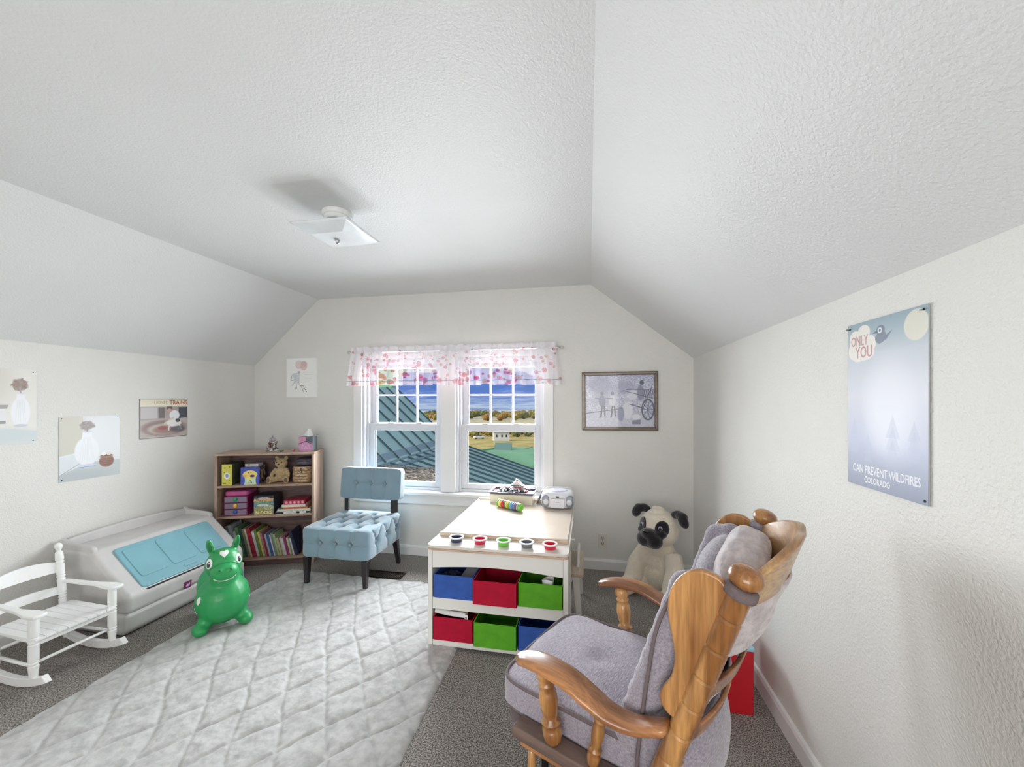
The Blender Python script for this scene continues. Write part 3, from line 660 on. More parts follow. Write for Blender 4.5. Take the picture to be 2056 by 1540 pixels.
# ================================================================ TOY CHEST
def toybox():
    gm = M('warm_grey_plastic', (200, 198, 197), .5, nz=(14, .03), bump=(220, .12, .001)); teal = M('teal_plastic', (122, 172, 184), .45, nz=(9, .04), bump=(220, .12, .001))
    y0, y1 = 1.825, 2.625; t = thing('toy_chest', 'grey plastic toy chest with sloping teal lid against the left wall', 'toy box', (-3.135, y0, 0)); L = y1-y0
    mt = Rm((0, 0, 0), (PI/2, 0, 0))
    def shell(name, prof, ya, yb, bev, mat=gm, par=t):
        g = G(); g.prism(prof, -yb, -ya, mt); return obj(name, g, mat, par, bev=bev, seg=5)
    shell('base', [(.03, 0), (.50, 0), (.535, .03), (.54, .128), (0, .128), (0, .03)], 0, L, .05)
    body = shell('body', [(0, .122), (.535, .122), (.535, .225), (.515, .245), (.265, .462), (.24, .475), (0, .475)], .004, L-.004, .045)
    # raised tray rim round the top
    g = G()
    n = 22; back = [(k/n*L, .505+.035*math.sin(PI*min(1, max(0, k/n)))**.6) for k in range(n+1)]
    pts = [(.02, .46)]+[(min(max(y, .02), L-.02), z) for y, z in back]+[(L-.02, .46)]
    g.prism(pts, 0, .03, Matrix(((0, 0, 1, .004), (1, 0, 0, 0), (0, 1, 0, 0), (0, 0, 0, 1))))
    for ya, yb in ((.012, .045), (L-.045, L-.012)):
        g.prism([(.004, .45), (.262, .45), (.262, .485), (.235, .497), (.05, .512), (.004, .53)], -yb, -ya, mt)
    obj('tray_rim', g, gm, t, bev=.012, seg=4)
    # lid lying on the slope
    p0 = Vector((.522, 0, .232)); p1 = Vector((.268, 0, .458)); d = (p1-p0); SLn = d.length; d.normalize(); nn = Vector((d.z, 0, -d.x)) if d.z > 0 else Vector((-d.z, 0, d.x))
    mtl = Matrix(((0, d.x, nn.x, p0.x), (1, 0, 0, 0), (0, d.z, nn.z, p0.z), (0, 0, 0, 1)))
    def P(x0, x1_, a, b, z0, z1, nm, mat, par, bev, r=.02):
        g = G(); pts = []
        for cx, cy, s in ((x1_-r, b-r, 0), (x0+r, b-r, 1), (x0+r, a+r, 2), (x1_-r, a+r, 3)):
            for k in range(5): q = PI/2*(s+k/4); pts.append((cx+r*math.cos(q), cy+r*math.sin(q)))
        g.prism(pts, z0, z1, mtl); return obj(nm, g, mat, par, bev=bev, seg=3)
    P(.100, L-.100, -.010, SLn-.02, -.012, .0035, 'lid_gap', M('gap_shadow', (30, 30, 34), .8), t, 0)
    lid = P(.095, L-.095, .006, SLn-.018, -.004, .012, 'lid', teal, t, .006, .025)
    wl_ = (L-.19)
    for k in range(3):
        a = .095+wl_*(.05+.31*k); b = a+wl_*.27
        P(a, b, .075, SLn-.045, .009, .0165, 'panel', teal, lid, .004)
    P(.095+wl_*.43, .095+wl_*.57, .03, .052, .009, .0165, 'handle', teal, lid, .006, .010)
    g = G(); g.prism([(-.026, -.02), (.022, -.022), (.026, .02), (-.022, .022)], 0, .002, Matrix(((0, 0, 1, .5365), (1, 0, 0, L*.44), (0, 1, 0, .150), (0, 0, 0, 1))))
    st = obj('sticker', g, M('purple_sticker', (118, 40, 96), .4), t)
    g = G(); g.prism([(-.014, -.010), (-.006, .01), (.002, .0), (.012, .012), (.014, -.004), (.004, -.012)], 0, .001, Matrix(((0, 0, 1, .5385), (1, 0, 0, L*.44), (0, 1, 0, .150), (0, 0, 0, 1)))); obj('sticker_mark', g, M('pale_violet', (214, 190, 214), .4), st)
toybox()
# ================================================================ HOPPING HORSE
def horse():
    t = thing('hopping_horse', 'green inflatable hopping horse toy with white spots standing on the rug', 'toy', (-2.155, 2.02, .018), math.radians(-40))
    gr = M('green_vinyl', (38, 150, 84), .42, nz=(3, .05), coat=.12)
    def parts(g):
        g.ell((.0, 0, .165), (.142, .138, .142)); g.ell((.01, 0, .215), (.105, .108, .11)); g.ell((-.19, 0, .185), (.135, .125, .13)); g.ell((-.1, 0, .16), (.13, .12, .115))
        g.ell((.035, 0, .30), (.072, .072, .10)); g.ell((.055, 0, .385), (.088, .092, .080)); g.ell((.06, 0, .405), (.078, .082, .072))
        g.ell((.140, 0, .365), (.060, .068, .050))
        for s in (-1, 1):
            g.ell((.06, s*.108, .036), (.055, .042, .036)); g.ell((.04, s*.085, .065), (.045, .04, .045)); g.ell((-.27, s*.1, .036), (.052, .04, .036)); g.ell((-.24, s*.085, .065), (.045, .04, .045))
            g.ell((.035, s*.062, .487), (.011, .021, .052), Matrix.Rotation(-s*.22, 3, 'X')); g.ell((.04, s*.052, .45), (.014, .016, .025))
            g.ell((.186, s*.026, .388), (.016, .016, .012))
    b = blob('body', parts, gr, t, vox=.0048, sm=16); tr = bvh(b)
    wv = M('white_print', (240, 240, 238), .35, coat=.3); bk = M('black_print', (16, 18, 20), .25, coat=.5)
    for s in (-1, 1):
        d = Vector((-1, -s*.62, 0)); og = Vector((.5, s*.06+s*.62*.42, .412))
        e = decal('eye', b, disc(.023, .026), og, d, wv, tree=tr)
        e2 = decal('pupil', b, disc(.0125, .0155, c=(-.0*s, -.003)), og, d, bk, off=.003, tree=tr); e2.parent = e; e2.matrix_parent_inverse = e.matrix_world.inverted() if 0 else Matrix.Identity(4)
        g_ = decal('eye_glint', b, disc(.0035, .0035, 8, c=(.004, .004)), og, d, wv, off=.0045, tree=tr); g_.parent = e
    heart = [(.022*math.sin(a)**3*1.0, (.0135*math.cos(a)-.005*math.cos(2*a)-.002*math.cos(3*a)-.001*math.cos(4*a))*1.35) for a in [2*PI*i/28 for i in range(28)]]
    decal('heart', b, heart, (.5, 0, .545), (-1, 0, -.22), wv, tree=tr)
    for (x, y, z, dx, dy) in ((.0, .5, .12, 0, -1), (-.1, .5, .19, 0, -1), (-.24, .5, .16, 0, -1), (.0, -.5, .12, 0, 1), (-.1, -.5, .19, 0, 1), (-.24, -.5, .17, 0, 1), (.1, -.5, .2, -.1, 1)):
        decal('spot', b, disc(.014, .021), (x, y, z), (dx, dy, 0), wv, tree=tr)
    # smile and muzzle line
    def onsurf(pts, r, nm, mat):
        q = []
        for y, z in pts:
            h = tr.ray_cast(Vector((.5, y, z)), Vector((-1, 0, 0)))
            if h[0]: q.append(h[0]+Vector((.0005, 0, 0)))
        g = G(); g.tube(q, r, 8); obj(nm, g, mat, t, smooth=True)
    onsurf([(.056*math.sin(a), .356-.030*math.cos(a)) for a in np.linspace(-1.25, 1.25, 15)], .0026, 'smile', wv)
    onsurf([(.068*math.sin(a), .368+.050*math.cos(a)) for a in np.linspace(-1.2, 1.2, 17)], .0032, 'bridle', gr)
    for s in (-1, 1):
        h = tr.ray_cast(Vector((.5, s*.026, .392)), Vector((-1, 0, 0)))[0]
        g = G(); g.ell(h, (.004, .006, .003)); obj('nostril', g, M('dark_green', (20, 70, 42), .4), t, smooth=True)
        g = G(); g.ell((.0475, s*.0645, .490), (.004, .011, .032), Matrix.Rotation(-s*.22, 3, 'X')); obj('inner_ear', g, M('deep_green_vinyl', (26, 116, 62), .35), t, smooth=True)
    sd = []
    decal('saddle', b, [(-.06, .05), (.06, .05), (.075, -.03), (.03, -.09), (-.03, -.09), (-.075, -.03)], (-.12, .5, .24), (0, -1, -.15), M('saddle_grey_blue', (110, 140, 160), .4), tree=tr)
horse()
# ================================================================ BOOKCASE (turned across the corner)
BA = math.radians(20.5); BO = Vector((-2.977, 2.712, 0)); bxd = Vector((math.cos(BA), math.sin(BA), 0)); byd = Vector((-math.sin(BA), math.cos(BA), 0))
def bk(x, y, z=0): return BO+bxd*x+byd*y+Vector((0, 0, z))
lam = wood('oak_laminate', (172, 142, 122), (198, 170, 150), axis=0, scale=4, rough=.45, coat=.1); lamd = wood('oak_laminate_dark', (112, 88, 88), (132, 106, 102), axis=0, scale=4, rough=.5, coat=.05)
lamv = wood('oak_laminate_upright', (176, 146, 128), (200, 174, 154), axis=2, scale=4, rough=.45, coat=.1)
t = thing('bookcase', 'low light oak bookcase with three shelves standing across the corner', 'bookcase', BO, BA)
BWD, BD = .755, .26; SZ = [.065, .415, .668, .895]
for x in (0, BWD-.018): g = G(); g.box(x, x+.018, 0, BD, 0, .912); obj('side_panel', g, lamv, t, bev=.001)
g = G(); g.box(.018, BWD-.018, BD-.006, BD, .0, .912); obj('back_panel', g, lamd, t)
for i, z in enumerate(SZ[:3]): g = G(); g.box(.0185, BWD-.0185, .004, BD-.007, z-.018, z); obj('shelf', g, lam, t, bev=.001)
g = G(); g.box(-.004, BWD+.004, -.004, BD, .912, .93); obj('top_panel', g, lam, t, bev=.001)
g = G(); g.box(.0185, BWD-.0185, .014, .03, 0, .046); obj('plinth', g, lamd, t)
def onshelf(name, label, cat, x, y, z, rz=0, group=None): return thing(name, label, cat, bk(x, y, z), BA+rz, group)
# --- books on the bottom shelf
bc = [('dark grey', (66, 70, 76), .215, .022), ('slate grey', (92, 98, 106), .22, .02), ('mottled grey', (122, 128, 136), .27, .026), ('silver grey', (168, 174, 182), .275, .022), ('white', (214, 212, 216), .225, .018), ('leaf green', (96, 142, 88), .255, .022), ('dark teal', (62, 88, 92), .245, .02), ('olive', (142, 138, 100), .24, .02), ('cream', (208, 202, 186), .238, .013), ('crimson spotted', (168, 40, 62), .245, .027),
      ('white', (222, 222, 218), .215, .022), ('moss green', (108, 132, 60), .232, .02), ('mustard', (196, 182, 108), .21, .017), ('mauve', (158, 120, 140), .2, .015), ('red', (150, 32, 44), .19, .015), ('pale blue', (148, 176, 196), .19, .014), ('blue', (74, 90, 150), .185, .016), ('white', (206, 208, 214), .18, .010), ('grey green', (132, 146, 130), .195, .018), ('pale green', (160, 190, 140), .185, .015),
      ('tan', (196, 180, 146), .155, .016), ('cream', (220, 214, 200), .150, .015), ('white', (218, 216, 220), .148, .017), ('magenta', (160, 52, 110), .162, .016), ('pale yellow-green', (196, 204, 160), .148, .015), ('lilac', (180, 160, 180), .142, .012), ('white', (226, 226, 228), .145, .010)]
X = .072; lean = math.radians(-13); seen = {}; page = M('book_pages', (220, 214, 200), .8)
ordn = ['first', 'second', 'third', 'fourth', 'fifth']
for i, (nm, col, h, th) in enumerate(bc):
    seen[nm] = seen.get(nm, 0)+1
    ltxt = {'white': ['slim white book left of the tall leaf green book', 'white book just right of the crimson spotted book', 'very thin white book right of the blue one', 'white book left of the magenta book', 'last thin white book before the leaning navy book'],
            'cream': ['thin cream book just left of the crimson spotted book', 'short cream book right of the short tan book']}
    lab = ltxt[nm][seen[nm]-1]+' on the bottom shelf' if nm in ltxt else '%s book leaning in the row on the bottom shelf' % nm
    nt = thing('book', lab, 'book', bk(X, .03+random.uniform(-.008, .008), SZ[0]+.0005+th*0), 0, 'leaning picture books on the bottom shelf')
    nt.rotation_euler = (0, 0, BA); d_ = .17
    mtk = Rm((0, 0, 0), (0, lean-.0, 0))
    lift = 0
    mtk = Matrix.Translation((0, 0, th*abs(math.sin(lean)) if lean > 0 else 0)) @ mtk
    bm_ = M('cover_%s' % nm.replace(' ', '_').replace('-', '_'), col, .45, nz=(40, .5 if 'spotted' in nm else .16))
    g = G(); g.box(0, .0018, 0, d_, 0, h, mtk); g.box(th-.0018, th, 0, d_, 0, h, mtk); g.box(.0018, th-.0018, 0, .003, 0, h, mtk); obj('cover', g, bm_, nt, bev=.0006)
    g = G(); g.box(.0018, th-.0018, .003, d_-.004, .003, h-.004, mtk); obj('pages', g, page, nt)
    X += th/math.cos(lean)+.0015
nt = thing('book', 'large dark navy book leaning at the right end of the bottom shelf', 'book', bk(X+.012, .02, SZ[0]+.001), BA, 'leaning picture books on the bottom shelf')
g = G(); g.box(0, .02, 0, .2, 0, .20, Rm((0, 0, 0), (0, math.radians(-17), 0))); obj('cover', g, M('cover_navy', (30, 40, 72), .5), nt, bev=.001)
# --- middle shelf
t = onshelf('drawer_organizer', 'clear pink plastic mini drawer organizer on the middle shelf', 'organizer', .055, .03, SZ[1]+.0005)
pk = glassy('pink_clear_plastic', (1, .55, .75, 1), .15, .1, .45, (200, 60, 130)); clr = glassy('clear_drawer', (.95, .9, .98, 1), .2, .1, .4, (190, 170, 196))
g = G(); w, dd, hh = .18, .18, .2
g.box(0, .006, 0, dd, 0, hh-.04); g.box(w-.006, w, 0, dd, 0, hh-.04); g.box(.006, w-.006, dd-.006, dd, 0, hh-.04)
for z in (0, .052, .104, .156): g.box(.006, w-.006, 0, dd-.006, z, z+.005)
obj('case', g, pk, t, bev=.001)
g = G(); g.rbox((w/2, dd/2, hh-.02), (w/2, dd/2, .022), n=6, res=8); obj('top_bin', g, M('pink_lid', (206, 96, 156), .3, alpha=.85), t, smooth=True)
for k, (kc, kn) in enumerate([((48, 84, 160), 'blue'), ((232, 186, 70), 'yellow'), ((40, 150, 90), 'green')]):
    z = .0065+.052*k; g = G(); x0, x1 = .008, w-.008
    g.box(x0, x1, -.004, 0, z, z+.044); g.box(x0, x0+.003, 0, dd-.02, z, z+.04); g.box(x1-.003, x1, 0, dd-.02, z, z+.04); g.box(x0, x1, 0, dd-.02, z, z+.003)
    dr = obj('drawer', g, clr, t)
    g = G(); g.ell((w/2, -.013, z+.026), (.016, .009, .017), n=12, m=8); o = obj('knob', g, M('knob_'+kn, kc, .35), dr, smooth=True); o['label'] = kn+' knob'
    g = G()
    rd = random.Random(k)
    for q in range(9): g.ell((rd.uniform(.02, w-.03), rd.uniform(.01, .1), z+.012), (.009, .009, .008), n=8, m=5)
    o = obj('beads', g, M('bead_mix', (150, 130, 190), .4, nz=(60, .6, .4, .6), col2=(240, 220, 200)), dr, smooth=True); o['kind'] = 'stuff'
t = onshelf('block_box', 'cardboard box of alphabet nesting blocks on the middle shelf', 'toy box', .285, .02, SZ[1]+.0005)
A = Art(200, 210, (104, 128, 160)); A.grad(0, (150, 138, 92), .45, (110, 140, 170)); A.ell(.3, .3, .3, .18, (168, 160, 80), .7); A.ell(.75, .38, .25, .14, (200, 190, 120), .7); A.ell(.45, .5, .3, .06, (230, 232, 236), .8); A.grad(.84, (40, 42, 60), 1, (30, 30, 44)); A.ell(.5, .86, .3, .07, (210, 214, 220), .7); A.speck(.18, 26)
g = G(); g.box(0, .15, 0, .15, 0, .158); obj('carton', g, M('dark_box_print', (44, 48, 62), .5, nz=(30, .5)), t, bev=.001)
quad('front_print', A.mat('blocks_print'), t, .15, .158, (0, 0, 0), (PI/2, 0, 0))
text('ALPHABET', .034, M('orange_ink', (240, 176, 84), .5), t, (.075, -.0012, .122), (PI/2, 0, 0), .95, bold=.0012); text('NESTING', .034, M('green_ink', (120, 170, 90), .5), t, (.075, -.0012, .098), (PI/2, 0, 0), .95, bold=.0012); text('BLOCKS', .034, M('yellow_ink', (240, 220, 150), .5), t, (.075, -.0012, .018), (PI/2, 0, 0), 1, bold=.0012)
def flat(name, lab, x0, x1, y0_, d_, z, th, col, rz=0, pages=True):
    tt = onshelf(name, lab, 'book' if name != 'board_game' else 'game', x0, y0_, SZ[1]+z, rz, 'flat books and games stacked at the right of the middle shelf')
    cm = M(lab.split(',')[0].replace(' ', '_')[:30], col, .45, nz=(45, .3)); g = G(); w_ = x1-x0
    g.box(0, w_, 0, d_, 0, .002); g.box(0, w_, 0, d_, th-.002, th); g.box(0, .002, 0, d_, .002, th-.002) if pages else g.box(0, w_, 0, d_, .002, th-.002); obj('cover', g, cm, tt)
    if pages: g = G(); g.box(.002, w_-.002, .002, d_-.002, .002, th-.002); obj('pages', g, M('book_pages', (220, 214, 200), .8), tt)
    return tt
u = flat('board_game', 'white and black flat game box, lowest of the stack on the middle shelf', .455, .725, .01, .2, .0005, .024, (212, 212, 208), pages=False)
for a, b in ((.0, .06), (.155, .185), (.235, .27)): g = G(); g.box(a, b, -.001, 0, .004, .02); obj('print_bar', g, dk, u)
flat('picture_book', 'large pale green book lying second from the bottom of the stack', .465, .725, .012, .19, .025, .018, (150, 172, 150))
u = flat('picture_book', 'orange and red printed book lying third from the bottom of the stack', .51, .70, .014, .17, .0435, .013, (206, 92, 62), pages=False)
flat('picture_book', 'thick white book lying under the red patterned box', .50, .685, .012, .17, .057, .021, (228, 224, 216))
u = flat('board_game', 'small pink-red patterned box on top of the stack on the middle shelf', .515, .68, .014, .15, .0785, .034, (178, 44, 74), pages=False)
for k in range(5): g = G(); g.ell((.022+.031*k, -.001, .016), (.011, .001, .012), n=12, m=6); obj('pink_dot', g, M('pink_dot', (226, 150, 170), .5), u, smooth=True)
# --- upper shelf
t = onshelf('card_game_box', 'tall yellow printed game box at the left of the upper shelf', 'game', .045, .02, SZ[2]+.0005)
A = Art(140, 300, (214, 206, 92)); A.ell(.5, .45, .3, .16, (236, 238, 226), 1); A.ell(.5, .46, .14, .09, (120, 130, 180), .8); A.line((.5, .36), (.5, .4), .03, (60, 110, 60))
for x, y in ((.3, .83), (.75, .87), (.7, .22), (.25, .62)): A.ell(x, y, .07, .025, (70, 72, 40), .8, .3)
A.line((.15, .08), (.4, .08), .03, (90, 90, 40))
g = G(); g.box(0, .077, 0, .17, 0, .172); obj('carton', g, M('dark_green_box', (70, 78, 62), .5, nz=(30, .4)), t, bev=.001); quad('front_print', A.mat('yellow_box_print'), t, .077, .172, rot=(PI/2, 0, 0))
t = onshelf('puzzle_box', 'blue and yellow cube-shaped puzzle box on the upper shelf', 'game', .185, .02, SZ[2]+.0005, math.radians(4))
A = Art(240, 240, (62, 76, 168)); A.ell(.5, .55, .4, .28, (236, 216, 120)); A.poly([(.0, 0), (1, 0), (1, .38), (0, .36)], (206, 226, 190)); A.ell(.1, .25, .13, .3, (70, 84, 180)); A.ell(.92, .25, .12, .3, (70, 84, 180)); A.ell(.5, .6, .2, .15, (244, 206, 110)); A.ell(.62, .5, .13, .07, (60, 40, 110), 1); A.ell(.45, .35, .1, .13, (240, 222, 130)); A.line((.5, .25), (.6, .1), .02, (40, 50, 90)); A.line((.4, .1), (.55, .1), .02, (40, 50, 90)); A.ell(.42, .7, .03, .03, (40, 30, 60)); A.ell(.55, .71, .03, .03, (40, 30, 60)); A.ell(.2, .5, .1, .06, (226, 160, 70), .8)
g = G(); g.box(0, .138, 0, .138, 0, .142); obj('carton', g, M('indigo_box', (56, 62, 120), .5, nz=(40, .5, .45, .6), col2=(190, 160, 110)), t, bev=.001); quad('front_print', A.mat('puzzle_print'), t, .138, .142, rot=(PI/2, 0, 0))
g = G(); g.tube([(.139, .06, .11), (.152, .06, .12), (.156, .06, .08), (.152, .06, .04), (.139, .06, .05)], .004, 8); obj('handle', g, M('tan_strap', (150, 130, 104), .6), t, smooth=True)
t = onshelf('card_box', 'small white lidded card box lying on the blue puzzle box', 'box', .205, .05, SZ[2]+.1435)
g = G(); g.box(0, .1, 0, .09, 0, .022); obj('base', g, M('white_card', (186, 190, 200), .5), t, bev=.001); g = G(); g.box(-.001, .101, -.001, .091, .012, .024); obj('lid', g, M('white_card_lid', (196, 198, 206), .5), t, bev=.001); g = G(); g.ell((.03, -.0015, .017), (.008, .001, .005), n=10, m=6); obj('print_mark', g, M('red_mark', (150, 40, 60), .5), t)
# teddy
t = onshelf('teddy_bear', 'tan plush teddy bear sitting on the upper shelf beside the wicker basket', 'soft toy', .465, .10, SZ[2]+.001, math.radians(-95))
t.scale = (1.12, 1.12, 1.12)
fur = M('tan_fur', (184, 158, 118), .95, nz=(60, .25), bump=(260, .9, .004, 3), sheen=.5, spec=.1)
def parts(g):
    g.ell((-.01, 0, .062), (.04, .045, .062)); g.ell((0, 0, .145), (.04, .043, .038)); g.ell((.033, .004, .135), (.022, .02, .017))
    for s in (-1, 1):
        g.ell((-.005, s*.034, .183), (.008, .014, .015)); g.tube([(0, s*.035, .1), (.02, s*.058, .065), (.035, s*.06, .035)], [.015, .015, .013], 10)
        g.tube([(0, s*.028, .024), (.045, s*.055, .02)], [.022, .018], 12); g.ell((.058, s*.062, .026), (.013, .02, .027))
b = blob('body', parts, fur, t, vox=.003, sm=3); tr = bvh(b)
for s in (-1, 1):
    g = G(); g.ell((.069, s*.063, .027), (.004, .012, .018), n=12, m=8); obj('foot_pad', g, M('brown_felt', (112, 86, 70), .9), t, smooth=True)
    g = G(); g.ell((.036, s*.017, .155), (.004, .004, .004), n=10, m=6); obj('eye', g, bkm if 'bkm' in globals() else dk, t, smooth=True)
g = G(); g.ell((.053, .004, .142), (.005, .007, .004), n=10, m=6); obj('nose', g, dk, t, smooth=True)
# wicker basket + dark bag
t = onshelf('wicker_basket', 'lidded woven wicker basket at the right of the upper shelf', 'basket', .645, .105, SZ[2]+.001)
wk = M('wicker', (184, 152, 118), .7, nz=(50, .35), col2=(222, 196, 160)); wk2 = M('wicker_dark', (150, 118, 88), .7, nz=(50, .3))
def oval(z, r, th, mat, nm, par, seg=44, wav=.002, ph=0):
    g = G(); pts = []
    for k in range(seg+1): a = 2*PI*k/seg; q = 1+wav/r[0]*math.sin(k*PI+ph)*1; pts.append((r[0]*q*math.copysign(abs(math.cos(a))**.7, math.cos(a)), r[1]*q*math.copysign(abs(math.sin(a))**.7, math.sin(a)), z))
    g.tube(pts, th, 6); return obj(nm, g, mat, par, smooth=True)
bd = G(); bd.rbox((0, 0, .052), (.076, .074, .052), n=6, res=8); base = obj('inner_body', bd, wk2, t, smooth=True)
for k in range(13):
    oval(.006+k*.0078, (.078+.002*math.sin(k/12*PI), .076), .0042, wk if k % 3 else wk2, 'wicker_strand', base, ph=PI*(k % 2)/1)
lid = G(); lid.rbox((0, 0, .118), (.078, .076, .016), n=5, res=8); lid = obj('lid', lid, wk2, t, smooth=True)
for k in range(4): oval(.108+k*.0075, (.080-.0015*k, .078), .0042, wk, 'wicker_strand', lid, ph=PI*(k % 2))
g = G(); g.box(-.006, .006, -.086, -.08, .085, .128); obj('clasp', g, M('leather_clasp', (90, 60, 46), .5), t, bev=.002); g = G(); g.ell((.0, -.089, .095), (.005, .004, .005), n=10, m=6); obj('peg', g, M('bone_peg', (226, 220, 206), .4), t, smooth=True)
t = onshelf('dark_pouch', 'dark grey-purple soft pouch squeezed on top of the wicker basket', 'bag', .655, .12, SZ[2]+.138)
g = G(); g.rbox((0, 0, .034), (.075, .08, .034), n=3.2, res=12, disp=lambda A_, N_: A_*(1+.06*np.sin(A_[:, [0]]*90)*np.cos(A_[:, [1]]*70))); obj('pouch_body', g, M('plum_nylon', (84, 76, 90), .5, nz=(30, .3)), t, smooth=True)
g = G(); g.tube([(-.05, -.078, .04), (0, -.083, .043), (.05, -.078, .04)], .0022, 6); obj('zip', g, dk, t, smooth=True)
# --- on top
t = onshelf('trinket_jar', 'ornate glass castle-shaped trinket with a clear dome on the bookcase top', 'ornament', .385, .13, .931)
def deco(nm, col, prof, dz=0, metal=.3):
    g = G(); g.lathe(prof, 18); return obj(nm, g, M(nm+'_m', col, .25, metal, nz=(70, .8, .4, .6), col2=(222, 216, 214)), t, smooth=True, ang=.7)
deco('base', (120, 124, 118), [(.048, 0), (.05, .006), (.044, .016), (.046, .026), (.036, .032)])
deco('tower', (120, 70, 66), [(.034, .032), (.030, .04), (.036, .05), (.026, .06), (.034, .068), (.024, .078)])
for k in range(7): a = k*2*PI/7; g = G(); g.lathe([(.007, .03), (.007, .055+.012*(k % 2)), (.001, .072+.012*(k % 2))], 8, Rm((math.cos(a)*.036, math.sin(a)*.036, 0))); obj('turret', g, M('turret_m%d' % (k % 2), (96, 60, 58) if k % 2 else (180, 174, 170), .3, .2), t, smooth=True, ang=.6)
g = G(); g.ell((0, 0, .096), (.026, .026, .021)); g.lathe([(.004, .115), (.008, .122), (.001, .135)], 10); obj('dome', g, M('dome_glass', (190, 180, 190), .05, trans=.5), t, smooth=True)
t = onshelf('green_trinket', 'tiny green toy piece lying right of the castle-shaped trinket', 'trinket', .475, .06, .931)
g = G(); g.ell((0, 0, .006), (.014, .006, .006), n=12, m=8); g.ell((.016, .003, .008), (.006, .006, .008), n=10, m=6); obj('body', g, M('green_trinket_m', (60, 100, 74), .4), t, smooth=True)
t = onshelf('pink_trinket', 'tiny pink ball trinket left of the tissue box', 'trinket', .575, .06, .931)
g = G(); g.ell((0, 0, .011), (.012, .012, .011), n=14, m=8); obj('ball', g, M('pink_trinket_m', (190, 80, 110), .3), t, smooth=True); g = G(); g.ell((-.004, -.009, .014), (.005, .004, .004), n=8, m=6); obj('bead', g, M('white_bead', (220, 214, 216), .3), t, smooth=True)
t = onshelf('tissue_box', 'pink and purple cube tissue box with a white tissue standing up', 'tissue box', .615, .06, .931)
A = Art(180, 190, (178, 112, 148)); A.poly([(0, .55), (.5, .72), (1, .5), (1, 1), (0, 1)], (196, 130, 160)); A.poly([(.52, .7), (1, .55), (1, 1), (.5, 1)], (76, 80, 96)); A.ell(.5, .3, .52, .38, (190, 140, 182)); A.line((0, .5), (.5, .7), .03, (50, 40, 60)); A.line((.5, .7), (1, .48), .03, (50, 40, 60))
for x, y in ((.3, .4), (.5, .3), (.7, .38), (.42, .2), (.62, .2), (.25, .25), (.8, .22)): A.ell(x, y, .07, .07, (216, 170, 204), .8, .4)
g = G(); g.box(0, .112, 0, .112, 0, .122); obj('carton', g, M('tissue_side', (96, 110, 112), .5), t, bev=.001); quad('front_print', A.mat('tissue_print'), t, .112, .122, rot=(PI/2, 0, 0))
g = G(); g.grid(lambda u, v: (.056+(.028*(1-v)+.012)*(u-.5)*2+.012*v, .056+.014*math.sin(u*9+v*2)*(1-.4*v), .121+.065*v+.006*math.sin(u*7)*v), 16, 10); o = obj('tissue', g, M('tissue_paper', (244, 244, 244), .9), t, smooth=True); o.modifiers.new('s', 'SOLIDIFY').thickness = .001
